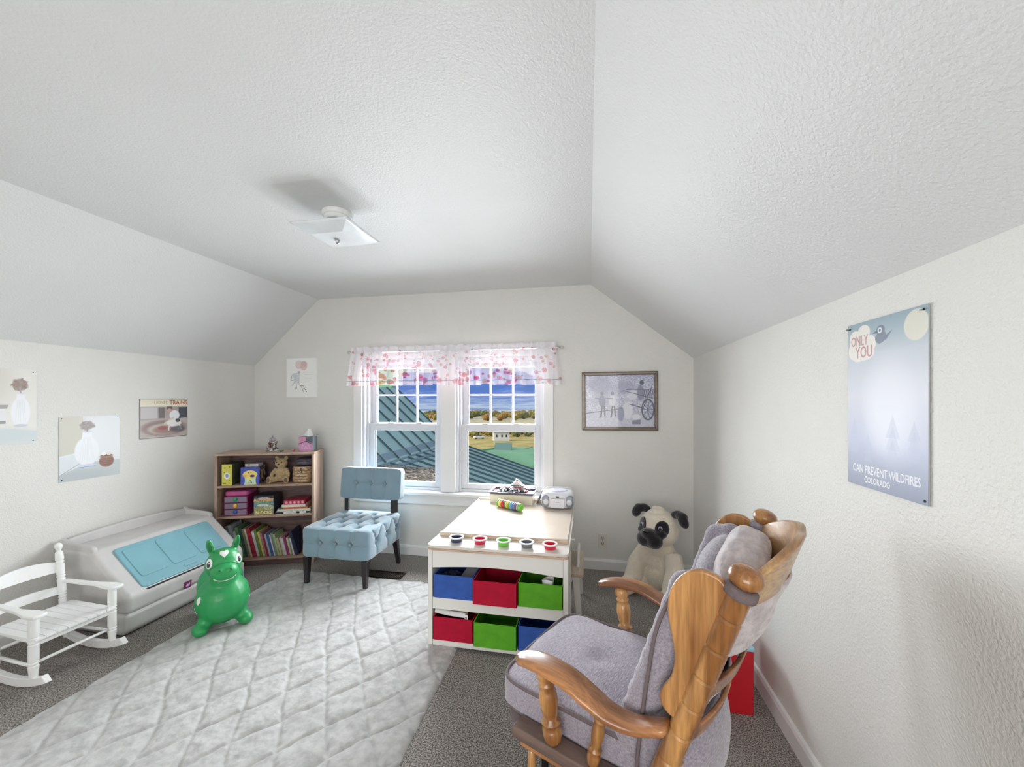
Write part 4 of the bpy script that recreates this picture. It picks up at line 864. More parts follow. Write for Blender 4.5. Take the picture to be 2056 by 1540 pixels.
# ================================================================ BLUE TUFTED SLIPPER CHAIR
def chair():
    t = thing('slipper_chair', 'blue-grey button-tufted armless chair with dark wooden legs', 'chair', (-1.80, 2.83, .020), 0)
    fab = M('blue_grey_velvet', (126, 150, 164), .85, nz=(5, .06), bump=(700, .25, .001), sheen=.7, spec=.15)
    W2, D2 = .272, .265; zc, hz = .306, .112
    T = []; SG = []
    rows = [(-.17, [-.135, 0, .135]), (-.055, [-.2, -.068, .068, .2]), (.06, [-.135, 0, .135]), (.17, [-.2, -.068, .068, .2])]
    for y, xs in rows: T += [(x, y, hz) for x in xs]
    for (y, xs), (y2, xs2) in zip(rows, rows[1:]):
        for a in xs:
            for b in xs2:
                if abs(a-b) < .075: SG.append(((a, y, hz), (b, y2, hz)))
    fr = [-.12, 0, .12]
    for x in fr: T.append((x, -D2, 0)); SG.append(((x, -D2, 0), (x*1.1, -D2, hz))); SG.append(((x*1.1, -D2, hz), (x*1.12, -.17, hz))); SG.append(((x, -D2, 0), (x*1.15, -D2, -hz)))
    SG.append(((-W2, -D2, 0), (W2, -D2, 0)))
    for s in (-1, 1):
        for y in (-.13, .03, .18): T.append((s*W2, y, -.0)); SG.append(((s*W2, y, 0), (s*W2, y-.07, hz))); SG.append(((s*W2, y, 0), (s*W2, y+.07, hz))); SG.append(((s*W2, y, 0), (s*W2, y, -hz)))
    Tn = np.array(T)
    def disp(A, N):
        d = np.zeros(len(A))
        for b in Tn: d += .028*np.exp(-(((A-b)**2).sum(1))/(.026**2))
        for a, b in SG:
            a = np.array(a); b = np.array(b); ab = b-a; tt = np.clip(((A-a)@ab)/(ab@ab), 0, 1); D = ((A-a-tt[:, None]*ab)**2).sum(1)
            d = np.maximum(d, .0085*np.exp(-D/(.009**2))+0*d) if False else d+.0085*np.exp(-D/(.0065**2))+.004*np.exp(-D/(.022**2))
        d = np.minimum(d, .034); return A-N*d[:, None]
    g = G(); g.rbox((0, 0, zc), (W2, D2, hz), n=13, res=110, disp=disp); seat = obj('seat', g, fab, t, smooth=True)
    def buttons(par, pts):
        bmz = G(); bmz.ell((0, 0, 0), (.0115, .0115, .006), n=14, m=8); bm2 = mesh(bmz)
        for p, ax in pts:
            q = obj('button', bm2, fab, par, loc=p, rot={'z': (0, 0, 0), 'y': (PI/2, 0, 0), 'x': (0, PI/2, 0)}[ax]); q.data.polygons.foreach_set('use_smooth', [True]*len(q.data.polygons))
    buttons(seat, [((x, y, zc+hz-.022), 'z') for y, xs in rows for x in xs]+[((x, -D2+.021, zc), 'y') for x in fr]+[((s*(W2-.021), y, zc), 'x') for s in (-1, 1) for y in (-.13, .03, .18)])
    # back
    bz, bh, bw, bt = .648, .130, .272, .045
    TB = np.array([(x, -bt, 0) for x in (-.13, 0, .13)])
    SB = [((x, -bt, 0), (x*1.04, -bt, s*bh)) for x in (-.13, 0, .13) for s in (-1, 1)]+[((-.13, -bt, 0), (.13, -bt, 0))]
    def db(A, N):
        d = np.zeros(len(A))
        for b in TB: d += .02*np.exp(-(((A-b)**2).sum(1))/(.022**2))
        for a, b in SB:
            a = np.array(a); b = np.array(b); ab = b-a; tt = np.clip(((A-a)@ab)/(ab@ab), 0, 1); D = ((A-a-tt[:, None]*ab)**2).sum(1); d += .0075*np.exp(-D/(.0065**2))+.003*np.exp(-D/(.02**2))
        return A-N*np.minimum(d, .026)[:, None]
    mtb = Matrix.Translation((0.01, .245, bz)) @ Matrix.Rotation(math.radians(-6), 4, 'X')
    g = G(); g.rbox((0, 0, 0), (bw, bt, bh), n=12, res=76, disp=db, mt=mtb); back = obj('backrest', g, fab, t, smooth=True)
    buttons(back, [(tuple(mtb @ Vector((x, -bt+.017, 0))), 'y') for x in (-.13, 0, .13)])
    lg = wood('espresso_wood', (30, 26, 30), (46, 40, 42), 2, 4, .3, .3)
    for s in (-1, 1):
        g = G(); g.prism([(s*.21-.018, .21), (s*.21+.018, .21), (s*.222+.018, .25), (s*.222-.018, .25)], .38, .60); o = obj('backrest_post', g, lg, t, bev=.003)
        for y, sp in ((-.235, 0), (.215, .055)):
            g = G(); xb = s*.235
            a, b = .022, .014
            zt, z_b = .198, .0005 if y < 0 else -.0165
            g.add([(xb-b, y+sp-b, z_b), (xb+b, y+sp-b, z_b), (xb+b, y+sp+b, z_b), (xb-b, y+sp+b, z_b), (s*.235-a, y-a, zt), (s*.235+a, y-a, zt), (s*.235+a, y+a, zt), (s*.235-a, y+a, zt)],
                  [(0, 3, 2, 1), (4, 5, 6, 7), (0, 1, 5, 4), (1, 2, 6, 5), (2, 3, 7, 6), (3, 0, 4, 7)]); obj('leg', g, lg, t, bev=.003)
chair()
# ================================================================ ART TABLE
tw = M('white_melamine', (228, 227, 222), .35, nz=(6, .015)); topm = M('white_laminate_top', (222, 216, 208), .3, nz=(3, .02), coat=.25); maple = wood('maple_ply', (206, 184, 160), (226, 206, 184), 0, 3, .3, .3)
edge = wood('ply_edge', (196, 160, 136), (214, 182, 158), 0, 6, .5, 0)
TZ = .0185
t = thing('art_table', 'white children art table with wood drawing board and two rows of fabric bins', 'table', (-.875, 2.07, TZ))
TT = thing  # alias
def R_(x0, x1, y0_, y1_, r, z0, z1, mat, nm, par=t, bev=.002):
    g = G(); pts = []
    for cx, cy, s in ((x1-r, y1_-r, 0), (x0+r, y1_-r, 1), (x0+r, y0_+r, 2), (x1-r, y0_+r, 3)):
        for k in range(5): q = PI/2*(s+k/4); pts.append((cx+r*math.cos(q), cy+r*math.sin(q)))
    g.prism(pts, z0, z1); return obj(nm, g, mat, par, bev=bev)
R_(0, .775, -.01, 1.05, .03, .536, .552, topm, 'tabletop'); R_(.001, .774, -.009, 1.049, .03, .523, .5355, edge, 'top_edge')
bd = R_(.02, .76, .15, .99, .004, .5525, .562, M('maple_board', (212, 196, 178), .3, nz=(3, .06, .3, .7), col2=(222, 210, 196), coat=.25), 'drawing_board', bev=.001)
for y in (.142, .985): g = G(); g.box(.018, .762, y, y+.022, .5525, .574); obj('board_lip', g, maple, bd, bev=.003)
for x in (0.004, .745): g = G(); g.box(x, x+.026, 0, .32, 0, .522); obj('side_panel', g, tw, t, bev=.002)
g = G(); g.box(.03, .745, .31, .32, .0, .522); obj('back_panel', g, tw, t)
n = 24; g = G(); pts = [(.031, .521), (.744, .521)]+[(.744-(.713)*k/n, .425+.022*math.sin(PI*k/n)) for k in range(n+1)]
g.prism(pts, -.018, -.002, Rm((0, 0, 0), (PI/2, 0, 0))); obj('front_apron', g, tw, t)
for z0, z1 in ((.2, .262), (.0, .03)): g = G(); g.box(.031, .744, .002, .018, z0, z1); obj('shelf_front', g, tw, t, bev=.001); g = G(); g.box(.031, .744, .0185, .309, z1-.018, z1-.002); obj('shelf', g, tw, t)
for x in (.01, .735): g = G(); g.box(x, x+.03, .95, .98, 0, .522); obj('rear_leg', g, tw, t, bev=.002)
for x in (.015, .752): g = G(); g.box(x, x+.012, .33, .94, .40, .48); obj('side_rail', g, tw, t)
g = G(); g.box(.045, .73, .955, .975, .42, .50); obj('rear_rail', g, tw, t)
g = G(); g.lathe([(.009, 0), (.009, .02)], 12, Rm((.765, .55, .44), (0, PI/2, 0))); obj('knob', g, white, t, smooth=True, ang=.5)
# bins
cold = {'blue': (58, 92, 170), 'red': (176, 22, 52), 'green': (92, 166, 44)}
def binn(x0, col, row, lab, wd=.222, dz=0, y0_=.004, hh=.125):
    tt = thing('fabric_bin', lab, 'bin', (-.875+x0, 2.07+y0_, TZ+(.2615 if row else .0295)+dz), 0, 'fabric bins in the art table'); m_ = M('felt_'+col, cold[col], .85, nz=(20, .08), bump=(500, .3, .001), spec=.2); wi = wd; d_ = .27
    g = G()
    # slightly soft faces
    def face(p, q, nrm, nm):
        g = G(); n1, n2 = 12, 7; vs = []
        for side in (0, 1):
            for j in range(n2):
                for i in range(n1):
                    u_, v_ = i/(n1-1), j/(n2-1); b = .0035*math.sin(PI*u_)*math.sin(PI*v_)*(1 if side else 1)*math.sin(u_*9+x0*30)
                    vs.append((p[0]+(q[0]-p[0])*u_+nrm[0]*(b+.0025*side), p[1]+(q[1]-p[1])*u_+nrm[1]*(b+.0025*side), hh*v_))
        fs = []; K = n1*n2
        for j in range(n2-1):
            for i in range(n1-1): a = j*n1+i; fs += [(a, a+n1, a+n1+1, a+1), (K+a, K+a+1, K+a+n1+1, K+a+n1)]
        for i in range(n1-1): a = (n2-1)*n1+i; fs.append((a, K+a, K+a+1, a+1)); fs.append((i, i+1, K+i+1, K+i))
        g.add(vs, fs); return obj(nm, g, m_, tt, smooth=True, ang=.8)
    face((0, 0), (wi, 0), (0, -1), 'front_panel'); face((wi, d_), (0, d_), (0, 1), 'rear_panel'); face((0, d_), (0, 0), (-1, 0), 'side_panel'); face((wi, 0), (wi, d_), (1, 0), 'side_panel')
    g = G(); g.box(0.001, wi-.001, .001, d_-.001, 0, .003); obj('bottom', g, m_, tt)
    g = G(); g.tube([(0, -.002, hh), (wi, -.002, hh), (wi, d_, hh), (0, d_, hh), (0, -.002, hh)], .0024, 6); obj('rim_binding', g, m_, tt, smooth=True)
    return tt
binn(.038, 'blue', 1, 'blue fabric bin at the left of the upper row'); binn(.272, 'red', 1, 'crimson fabric bin in the middle of the upper row', .232, 0, -.028); binn(.512, 'green', 1, 'lime green fabric bin at the right of the upper row', .228, 0, -.004)
binn(.036, 'red', 0, 'crimson fabric bin at the left of the lower row'); binn(.272, 'green', 0, 'lime green fabric bin in the middle of the lower row', .228, 0, -.016, .128); binn(.512, 'blue', 0, 'blue fabric bin at the right of the lower row', .228, 0, -.004, .128)
# things in the bins
bx0, by0 = -.875, 2.07
t = thing('card_case', 'grey and red lidded card case sticking out of the upper blue bin', 'box', (bx0+.165, by0+.055, TZ+.30), 0); t.rotation_euler = (math.radians(18), 0, math.radians(-14))
g = G(); g.box(0, .075, 0, .13, 0, .05); obj('case_body', g, M('case_red', (120, 40, 56), .5), t, bev=.002); g = G(); g.box(.003, .072, .003, .127, .05, .054); obj('window_lid', g, M('case_grey', (150, 152, 160), .2, coat=.6), t, bev=.001)
t = thing('clear_bag', 'crumpled clear plastic bag lying in the upper blue bin', 'bag', (bx0+.10, by0+.10, TZ+.266))
g = G(); g.rbox((0, 0, .05), (.055, .07, .045), n=3, res=14, disp=lambda A_, N_: A_+N_*(.006*np.sin(A_[:, [0]]*160+A_[:, [1]]*90)*np.cos(A_[:, [2]]*140))); obj('film', g, glassy('bag_film', (.9, .93, 1, 1), .3, .15, .35, (120, 140, 180)), t, smooth=True)
t = thing('crumpled_cup', 'small white crumpled paper cup in the upper green bin', 'cup', (bx0+.665, by0+.035, TZ+.3645), .4)
g = G(); g.grid(lambda u, v: ((.026+.007*v+.003*math.sin(u*19))*math.cos(2*PI*u), (.021+.006*v+.003*math.sin(u*25))*math.sin(2*PI*u), .045*v-.01+.006*math.sin(u*12)*v), 30, 8, closed=True); o = obj('paper_wall', g, M('white_paper', (226, 226, 226), .7), t, smooth=True); o.modifiers.new('s', 'SOLIDIFY').thickness = .002
g = G(); g.lathe([(.001, -.0105), (.024, -.0105), (.024, -.0085), (.001, -.0085)], 16); obj('base', g, M('white_paper', (226, 226, 226), .7), t)
g = G(); g.box(-.03, .03, -.03, .03, -.099, -.0115); tag(obj('stacked_paper', g, M('white_paper', (226, 226, 226), .7)), 'folded white paper wad under the crumpled cup in the upper green bin', 'paper').location = t.location
t = thing('paper_pad', 'white bent paper pad lying across the lower crimson bin', 'paper', (bx0+.035, by0+.008, TZ+.155))
g = G(); g.grid(lambda u, v: (.004+.175*u, .002+.012*v, .006+.014*(1-u)**2+.022*v*1), 20, 3); o = obj('sheet', g, M('white_paper', (226, 226, 226), .7), t, smooth=True); o.modifiers.new('s', 'SOLIDIFY').thickness = .0015
g = G(); g.grid(lambda u, v: (.010+.175*u, .02+.02*v, .012+.02*(1-u)**2+.016*v), 20, 3); o = obj('sheet', g, M('cream_paper', (214, 200, 172), .7), t, smooth=True); o.modifiers.new('s', 'SOLIDIFY').thickness = .0015
g = G(); g.box(.178, .196, -.003, .006, -.006, .022); o = obj('clip', g, white, t, bev=.002); g = G(); g.box(.183, .190, -.0045, -.003, .002, .014); obj('clip_slot', g, dk, o)
# paint cups
for i, (cn, cc, x) in enumerate([('navy blue', (56, 66, 96), .145), ('crimson', (206, 30, 70), .282), ('lime green', (108, 200, 60), .416), ('grey', (108, 114, 122), .546), ('bright red', (214, 30, 62), .672)]):
    pos = ['left end', 'second from the left', 'middle', 'second from the right', 'right end'][i]
    tt = thing('paint_cup', '%s paint cup with white rim, %s of the row' % (cn, pos), 'cup', (bx0+x, by0+.072-.002*i, TZ+.5522), 0, 'paint cups along the table front')
    cm = M('cup_'+cn.replace(' ', '_'), cc, .3, coat=.3, nz=(6, .03))
    g = G(); g.lathe([(.001, .0), (.028, 0), (.031, .003), (.033, .0235), (.031, .0235), (.029, .004), (.001, .003)], 28, caps=False); obj('cup_body', g, cm, tt, smooth=True, ang=.6)
    g = G(); g.lathe([(.0305, .0235), (.0405, .0225), (.042, .025), (.040, .0285), (.0305, .0275), (.0305, .0235)], 32, caps=False); obj('rim', g, white, tt, smooth=True)
# bench at the right side
t = thing('childrens_bench', 'small bench with tan seat and white legs tucked beside the art table', 'bench', (-.20, 2.48, 0))
tan = wood('tan_seat', (190, 170, 146), (206, 188, 166), 1, 3, .4, .2)
g = G(); g.box(-.17, .168, .0, .40, .276, .296); obj('seat', g, tan, t, bev=.003)
for y in (.03, .36): 
    for x0, x1 in ((-.155, -.185), (.12, .145)):
        g = G(); g.add([(x1-.016, y-.012-(.02 if y < .2 else -.02), 0), (x1+.016, y-.012-(.02 if y < .2 else -.02), 0), (x1+.016, y+.012-(.02 if y < .2 else -.02), 0), (x1-.016, y+.012-(.02 if y < .2 else -.02), 0), (x0-.02, y-.012, .2755), (x0+.02, y-.012, .2755), (x0+.02, y+.012, .2755), (x0-.02, y+.012, .2755)],
                      [(0, 3, 2, 1), (4, 5, 6, 7), (0, 1, 5, 4), (1, 2, 6, 5), (2, 3, 7, 6), (3, 0, 4, 7)]); obj('leg', g, tw, t, bev=.002)
g = G(); g.box(-.13, .10, .02, .04, .235, .275); g.box(-.13, .10, .35, .37, .235, .275); obj('cross_rail', g, tw, t)
g = G(); g.prism([(.10, .2965), (.35, .2965), (.33, .36), (.30, .385), (.15, .385), (.12, .36)], .128, .142, Matrix(((0, 0, 1, 0), (1, 0, 0, 0), (0, 1, 0, 0), (0, 0, 0, 1)))); obj('side_guard', g, tw, t, bev=.003)
# ================================================================ ON THE ART TABLE
TOP = TZ+.5525
# caterpillar roll toy
t = thing('stacking_roll', 'striped multicoloured cylinder toy with green end cap lying on the drawing board', 'toy', (-.655, 2.87, TOP+.0098+.029), 0); t.rotation_euler = (0, 0, math.radians(-30))
rc = [((120, 176, 60), .02), ((226, 206, 110), .022), ((196, 44, 56), .022), ((196, 44, 56), .01), ((70, 130, 60), .014), ((216, 190, 90), .02), ((120, 170, 60), .016), ((120, 170, 190), .022), ((70, 120, 170), .018), ((120, 110, 140), .016), ((150, 90, 120), .012), ((160, 180, 190), .012)]
x = 0
for i, (c, w) in enumerate(rc):
    g = G(); g.lathe([(.024, x), (.0285, x+w*.2), (.029, x+w*.5), (.0285, x+w*.8), (.024, x+w)], 24, Rm((0, 0, 0), (0, PI/2, 0))); obj('ring', g, M('ring_%d_%d_%d' % c, c, .3, coat=.3, nz=(60, .2)), t, smooth=True, ang=.9); x += w
g = G(); g.lathe([(.020, x), (.0285, x+.003), (.0285, x+.012), (.024, x+.018), (.015, x+.018), (.013, x+.013), (.001, x+.013)], 24, Rm((0, 0, 0), (0, PI/2, 0))); obj('end_cap', g, M('cap_green', (120, 196, 60), .3, coat=.4), t, smooth=True, ang=.6)
# lego storage box with grey tray
t = thing('storage_tray_box', 'cream plastic box with dark grey tray holding a heap of toy bricks', 'box', (-.745, 2.965, TOP+.0005), math.radians(-2))
cream = M('cream_plastic', (220, 214, 196), .4, coat=.2); gy = M('tray_grey', (98, 100, 116), .45)
def tray(par, w, d_, z0, h, th, mat, nm, lipc=0):
    g = G(); g.box(0, w, 0, d_, z0, z0+th); g.box(0, w, 0, th, z0+th, z0+h); g.box(0, w, d_-th, d_, z0+th, z0+h); g.box(0, th, th, d_-th, z0+th, z0+h); g.box(w-th, w, th, d_-th, z0+th, z0+h)
    if lipc: g.box(-.008, w+.008, -.008, 0, z0+h-.004, z0+h); g.box(-.008, w+.008, d_, d_+.008, z0+h-.004, z0+h); g.box(-.008, 0, 0, d_, z0+h-.004, z0+h); g.box(w, w+.008, 0, d_, z0+h-.004, z0+h)
    return obj(nm, g, mat, par, bev=.0015)
tray(t, .33, .17, .0, .076, .004, cream, 'box_body')
tr_ = G(); tray(t, .335, .175, .077, .018, .004, gy, 'tray', 1)
for xx in (.11, .22): g = G(); g.box(xx, xx+.003, .005, .17, .081, .092); obj('divider', g, gy, t)
base = Vector((-.745, 2.965, TOP+.0005+.081)); rd = random.Random(4)
lc = [('white', (226, 226, 226)), ('dark grey', (60, 62, 72)), ('red', (190, 40, 52)), ('dark green', (60, 96, 84)), ('black', (28, 28, 34)), ('pale pink', (214, 170, 180)), ('light grey', (160, 164, 172)), ('maroon', (120, 30, 56))]
bricks = {}
def brick(nm, col, nx, ny, hz, studs=True):
    g = G(); p = .008; g.box(0, nx*p, 0, ny*p, 0, hz)
    if studs:
        for i in range(nx):
            for j in range(ny): g.lathe([(.0024, hz), (.0024, hz+.0017)], 8, Rm(((i+.5)*p, (j+.5)*p, 0)))
    me = mesh(g, 'brick'); me.materials.append(M('brick_'+nm.replace(' ', '_'), col, .3, coat=.3)); return me
for nm, col in lc: bricks[nm] = [brick(nm, col, 4, 2, .0096), brick(nm, col, 2, 2, .0096), brick(nm, col, 6, 2, .0032), brick(nm, col, 8, 2, .0096)]
occ = []
for i in range(400):
    nm, col = rd.choice(lc); k = rd.randrange(4); L_ = [.032, .016, .048, .064][k]; h_ = .0032 if k == 2 else .0096; a = rd.choice([0, PI/2, rd.uniform(0, 3.1)]); R_b = (L_*.5+.008)*.72
    x = rd.uniform(.03, .285); y = rd.uniform(.03, .135); z = 0
    for (ox, oy, oz, oR, oh) in occ:
        if math.hypot(x-ox, y-oy) < (R_b+oR)*.8: z = max(z, oz+oh+.0022)
    lim = .004+.045*max(0, 1-((x-.17)/.12)**2)*max(0, 1-((y-.085)/.09)**2)
    if z > lim: continue
    occ.append((x, y, z, R_b, h_))
    o = bpy.data.objects.new('toy_brick', bricks[nm][k]); COL.objects.link(o); o.location = base+Vector((x, y, z+.001))+Matrix.Rotation(a, 3, 'Z') @ Vector((-L_/2, -.008, 0)); o.rotation_euler = (rd.uniform(-.05, .05), rd.uniform(-.05, .05), a)
    tag(o, 'small %s plastic toy brick in the heap on the grey tray' % nm, 'toy brick', 'toy bricks heaped on the tray')
    if len(occ) > 75: break
t = thing('toy_brick_house', 'little white and red roofed brick model on top of the heap in the tray', 'toy', base+Vector((.16, .06, .030)), math.radians(10))
t.scale = (.9, .9, .72)
wm = M('brick_white', (226, 226, 226), .3); rm = M('brick_red', (190, 40, 52), .3)
g = G(); g.box(0, .10, 0, .05, 0, .012); g.box(.01, .09, .005, .045, .012, .026); obj('walls', g, wm, t, bev=.001)
g = G(); g.box(-.012, .108, -.004, .054, .0265, .031); obj('dark_plate', g, M('brick_black', (28, 28, 34), .3), t, bev=.001)
g = G(); g.prism([(.0, .0315), (.085, .0315), (.05, .075), (.035, .075), (.012, .05)], -.045, -.005, Rm((0, 0, 0), (PI/2, 0, 0))); obj('white_roof', g, wm, t, bev=.001)
g = G(); g.prism([(.036, .0805), (.051, .0755), (.094, .035), (.088, .05), (.052, .092), (.038, .098)], -.042, -.008, Rm((0, 0, 0), (PI/2, 0, 0))); obj('red_roof', g, rm, t, bev=.001)
g = G(); g.tube([(-.03, .01, -.008), (.022, .015, .055)], .003, 6); obj('pink_pole', g, M('brick_pale_pink', (214, 170, 180), .3), t, smooth=True)
# leaning white frame + dark speaker slot
t = thing('leaning_board', 'thin white framed board leaning between the brick box and the stereo', 'board', (-.398, 3.0, TOP+.001)); t.rotation_euler = (math.radians(-0), math.radians(24), math.radians(-4))
g = G(); g.box(0, .004, 0, .16, 0, .125); obj('board_edge', g, M('silver_white', (206, 208, 214), .35), t, bev=.0015); g = G(); g.box(.0045, .006, .008, .152, .008, .117); obj('dark_back', g, M('charcoal_plastic', (56, 58, 66), .4), t)
# boombox
t = thing('boombox', 'silver-white portable CD stereo standing at the back right of the art table', 'stereo', (-.222, 2.945, TOP+.0105), math.radians(2))
sv = M('silver_plastic', (206, 208, 216), .3, coat=.2); sv2 = M('white_silver_plastic', (224, 224, 230), .3, coat=.3)
g = G(); g.rbox((0, 0, .062), (.120, .085, .061), n=4.4, res=22); obj('body', g, sv2, t, smooth=True)
for s in (-1, 1):
    g = G(); g.rbox((s*.083, -.066, .058), (.030, .024, .045), n=3, res=10); sp = obj('speaker', g, M('speaker_grille', (150, 156, 166), .45, .3, nz=(10, .05), bump=(900, .6, .001)), t, smooth=True)
    g = G(); g.lathe([(.018, 0), (.020, .002), (.018, .003)], 20, Rm((s*.083, -.0893, .055), (PI/2, 0, 0))); obj('speaker_ring', g, sv, sp, smooth=True)
g = G(); g.box(-.058, .058, -.094, -.086, .082, .104); obj('control_panel', g, sv2, t, bev=.003)
g = G(); g.box(-.012, .012, -.0955, -.094, .086, .099); obj('display', g, M('display_dark', (62, 66, 72), .2), t)
for k in range(4): g = G(); g.box(-.050+.009*k, -.044+.009*k, -.0955, -.094, .090, .095); obj('button', g, sv, t)
for k in range(3): g = G(); g.box(.022+.010*k, .029+.010*k, -.0955, -.094, .090, .095); obj('button', g, sv, t)
g = G(); g.box(-.048, .048, -.0965, -.086, .012, .079); dd_ = obj('tape_door', g, M('tape_door_m', (218, 219, 226), .25, coat=.4), t, bev=.003)
g = G(); g.box(-.014, .014, -.0975, -.0965, .054, .0575); obj('logo_bar', g, M('bar_grey', (130, 134, 142), .3), dd_); g = G(); g.box(-.03, .03, -.0975, -.0965, .036, .038); obj('door_line', g, sv, dd_)
g = G(); g.lathe([(.001, .1175), (.060, .1175), (.064, .121), (.058, .127), (.02, .130), (.001, .130)], 30, Matrix.Translation((0, 0, 0)) @ Matrix.Diagonal((1.1, .95, 1, 1))); obj('cd_lid', g, M('cd_lid_m', (214, 218, 232), .2, coat=.5), t, smooth=True, ang=.6)
g = G(); g.tube([(-.112, .03, .075), (-.108, .03, .112), (-.085, .03, .134), (0, .03, .139), (.085, .03, .134), (.108, .03, .112), (.112, .03, .075)], .006, 8, flat=.6); obj('handle', g, sv2, t, smooth=True)
# ================================================================ PLUSH PUG
def pug():
    t = thing('plush_pug', 'large cream plush pug dog with black muzzle and ears sitting in the corner', 'soft toy', (.50, 2.965, 0), math.radians(-128))
    fur = M('cream_plush', (230, 220, 202), .95, nz=(14, .07), bump=(130, .8, .006, 4), sheen=.6, spec=.1); blk = M('black_plush', (34, 30, 36), .9, nz=(30, .3), bump=(160, .9, .006, 4), sheen=.6, spec=.15)
    def parts(g):
        g.ell((-.03, 0, .13), (.125, .15, .13)); g.ell((-.02, 0, .22), (.105, .135, .13)); g.ell((0, 0, .31), (.08, .10, .09))
        g.ell((.025, 0, .475), (.125, .135, .125)); g.ell((.03, 0, .44), (.12, .14, .09))
        for s in (-1, 1):
            g.tube([(.02, s*.10, .30), (.075, s*.145, .20), (.135, s*.145, .10)], [.062, .064, .064], 14)   # arms
            g.tube([(0, s*.11, .07), (.10, s*.145, .065), (.17, s*.15, .06)], [.075, .068, .062], 14); g.ell((.185, s*.15, .066), (.062, .064, .066))
        g.ell((.06, 0, .585), (.05, .06, .02)); g.ell((.045, .03, .59), (.03, .03, .018)); g.ell((.0, -.02, .598), (.03, .05, .014))
    b = blob('body', parts, fur, t, vox=.0075, sm=4); tr = bvh(b)
    HR = Matrix.Translation((0, 0, 0))
    # muzzle
    def mz(g):
        g.ell((.135, 0, .435), (.05, .085, .058)); g.ell((.155, .036, .412), (.046, .060, .052)); g.ell((.155, -.036, .412), (.046, .060, .052)); g.ell((.165, 0, .455), (.044, .056, .040)); g.ell((.14, 0, .375), (.03, .05, .022)); g.ell((.12, .07, .46), (.03, .04, .03)); g.ell((.12, -.07, .46), (.03, .04, .03))
    m_ = blob('muzzle', mz, blk, t, vox=.006, sm=10); g = G(); g.ell((.203, 0, .478), (.012, .022, .014)); obj('nose', g, M('nose_black', (14, 14, 16), .3, coat=.4), m_, smooth=True)
    for s in (-1, 1):
        pt = decal('eye_patch', b, disc(.046, .052), (.5, s*.20, .495), (-1, -s*.33, 0), blk, off=.004, tree=tr)
        h = tr.ray_cast(Vector((.5, s*.19, .50)), Vector((-1, -s*.33, 0)))[0]
        g = G(); g.ell(h+Vector((.004, s*.002, 0)), (.012, .016, .016), n=16, m=10); e = obj('eye', g, M('eye_grey', (150, 156, 164), .15, coat=1), pt, smooth=True)
        g = G(); g.ell(h+Vector((.0125, s*.005, 0)), (.006, .010, .010), n=12, m=8); obj('pupil', g, M('pupil_black', (8, 8, 10), .1, coat=1), pt, smooth=True)
        # folded ear
        def ear(g):
            g.ell((.0, s*.125, .580), (.022, .05, .03), Matrix.Rotation(s*.2, 3, 'X')); g.ell((.025, s*.178, .552), (.022, .036, .050), Matrix.Rotation(s*.55, 3, 'X')); g.ell((.012, s*.16, .578), (.024, .044, .03))
        blob('ear', ear, blk, t, vox=.005, sm=3)
pug()
bpy.data.objects['plush_pug'].scale = (.98, .98, 1.0)
# ================================================================ RED BOX
t = thing('red_storage_box', 'red storage box with a light blue lid on the carpet behind the glider chair', 'box', (.42, 1.885, 0))
g = G(); g.box(0, .28, 0, .28, .0, .275); obj('box_body', g, M('red_plastic', (186, 18, 34), .45, nz=(4, .05), bump=(40, .1, .002)), t, bev=.003)
g = G(); g.box(-.003, .283, -.003, .283, .2755, .292); obj('lid', g, M('light_blue_lid', (150, 196, 214), .35), t, bev=.004)
